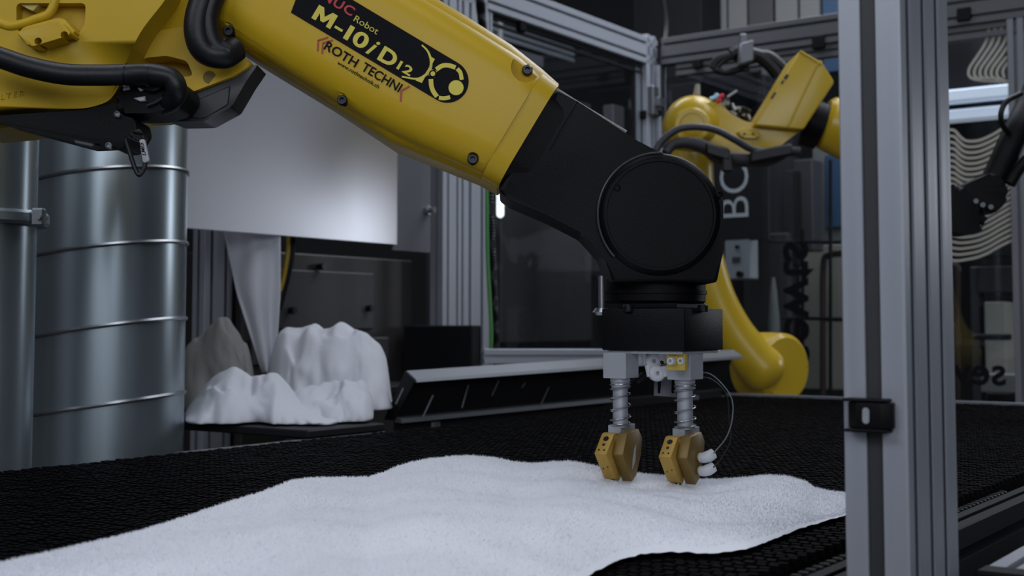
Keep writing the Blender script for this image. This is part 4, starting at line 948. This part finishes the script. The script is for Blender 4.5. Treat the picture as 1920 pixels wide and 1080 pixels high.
def hoop(label, x0, x1, yt, yb, u, m):
    t = thing('trolley_frame', label, 'trolley', letU((x0+x1)/2, yb, u))
    part('hoop', [g_tube([letU(x0, yb, u), letU(x0, (yt+yb)/2, u), letU(x0+1, yt+22, u), letU(x0+12, yt+3, u), letU((x0+x1)/2, yt, u), letU(x1-12, yt+3, u), letU(x1-1, yt+22, u), letU(x1, (yt+yb)/2, u), letU(x1, yb, u)], .012, 10)], m, t)
    part('crossbar', [g_tube([letU(x0, yb-140, u), letU((x0+x1)/2, yb-140, u), letU(x1, yb-140, u)], .006, 8)], m, t)
    return t
M_HP = mat('brownish_hoop_paint', (.05, .035, .03), .5)
hoop('brown tube hoop of a trolley beside the vertical lettering', 1543, 1640, 476, 740, UF+.8, M_HP)
hoop('tall tube hoop of a trolley just right of the foreground post', 1745, 1798, 492, 750, UF+.7, M_HP)
for k, (x, yy) in enumerate(((1505, 736), (1557, 736))):
    a = letU(x, 736, UF+.25); b = letU(x, 300 if k else 430, UF+.25)
    o = top('cage_rod', [g_cyl(a, b, .006, seg=8)], M_DRK, ('thin dark upright rod crossing the blue poster', 'thin dark upright rod beside the vertical lettering')[1-k], 'rod', a)
for k, yy in enumerate((452, 596)):
    a = letU(1440, yy, UF+.265); b = letU(1640, yy+3, UF+.265)
    o = top('cage_rail', [g_cyl(a, b, .006, seg=8)], M_DRK, ('thin dark cross rail level with the top of the lettering', 'thin dark cross rail through the middle of the lettering')[k], 'rail', a)
# pale boards above the far beam
for k, (x0, x1, m) in enumerate(((1322, 1362, M_GRY), (1364, 1400, M_GRY), (1402, 1450, M_MID), (1452, 1496, M_GRY), (1498, 1538, M_GRY), (1540, 1600, M_BLUE))):
    uslab('wall_board', ('pale grey board high behind the far beam, nearest the black column', 'pale grey board second from the black column above the far beam', 'darker grey board in the middle above the far beam', 'pale grey board just right of the darker one above the beam', 'pale grey board next to the blue strip above the beam', 'dark blue board above the beam beside the foreground post')[k], 'board', x0, -60, x1, 130, UF+1.6, .05, m)
uslab('column', 'black building column rising behind the enclosure corner', 'column', 1186, -60, 1318, 300, UF+1.4, .4, M_DRK)
# right of the foreground post
uslab('print_backing', 'black partition behind the beige wave print', 'partition', 1740, 30, 1935, 480, UF+.5, .03, M_DRK)
uslab('dark_crate', 'dark crate standing behind the far glass at the right edge', 'crate', 1830, 500, 1910, 548, UF+.6, .3, M_MID)
uslab('rack_shelf', 'dark rack behind the small black lettering', 'rack', 1846, 570, 1915, 755, UF+.9, .3, M_DRK)
uslab('pale_sack', 'pale tall bag standing behind the small lettering', 'bag', 1845, 566, 1888, 740, UF+.55, .15, M_CREAM)
uslab('pale_sheet_stack', 'bluish pale stack low behind the small lettering', 'stack', 1838, 700, 1908, 738, UF+.4, .1, M_GRY)
uslab('narrow_pillar', 'grey pillar between the hoop and the pale bag', 'pillar', 1818, 500, 1842, 755, UF+.65, .06, M_MID)
uslab('cross_shelf', 'dark shelf bar crossing before the pale bag', 'shelf', 1822, 626, 1890, 638, UF+.42, .05, M_DRK)
# lamps: two diffusers seen through the glass right of the post, and a small far tube
def lamp(label, x0, y0, x1, y1, u, m, hpx):
    w0, z0 = onU(x0, y0, u); w1, z1 = onU(x1, y1, u); a = UW(u, w0, (z0+z1)/2); b = UW(u, w1, (z0+z1)/2)
    t = thing('ceiling_lamp', label, 'lamp', a.lerp(b, .5), 'hall lamps beyond the glass')
    h = hpx*(a.y)/F/2; d = (b-a).length/2
    part('housing', [g_box(a.lerp(b, .5)+U*.06, N, U, (0, 0, 1), d, .03, h*.9, .004)], M_GRY, t)
    part('diffuser', [g_box(a.lerp(b, .5)+U*.0, N, U, (0, 0, 1), d, .028, h, .006)], m, t)
lamp('upper of the two pale lamp strips right of the foreground post', 1745, 190, 1925, 164, UF+.45, M_TUBE2, 24)
lamp('lower of the two pale lamp strips right of the foreground post', 1745, 228, 1925, 200, UF+.46, M_TUBE2, 22)
YL = 4.6
t = thing('ceiling_lamp', 'small bright upright lamp seen just below the yellow arm end', 'lamp', P(938, 386, YL))
part('tube', [g_cyl(P(938, 408, YL), P(938, 345, YL), .013, seg=14, bev=.008)], M_TUBE, t)
part('holder', [g_cyl(P(938, 344, YL), P(938, 330, YL), .016, seg=14)], M_GRY, t)
part('bracket', [g_cyl(P(938, 330, YL), (P(938, 330, YL).x, YL, ZC-.002), .01, seg=8)], M_GRY, t)
# things behind the left glass
def wslab(name, label, cat, x0, y0, x1, y1, w, d, m):
    u0, zt = onW(x0, y0, w); u1, zb = onW(x1, y1, w)
    t = thing(name, label, cat, UW((u0+u1)/2, w, zb)); part('body', [g_uw(u0, u1, w-d, w, zb, zt, .004)], m, t); return t
wslab('grey_machine', 'dark grey machine front behind the left glass pane', 'machine', 940, 150, 1110, 640, WL-1.0, .4, M_MID)
wslab('machine_hood', 'rounded grey machine hood high behind the left glass pane', 'hood', 900, 70, 1020, 128, WL-.6, .3, M_MID)
wslab('back_upright', 'pale double upright seen faintly through the left glass', 'post', 1150, 195, 1172, 420, WL-.5, .05, M_MID)
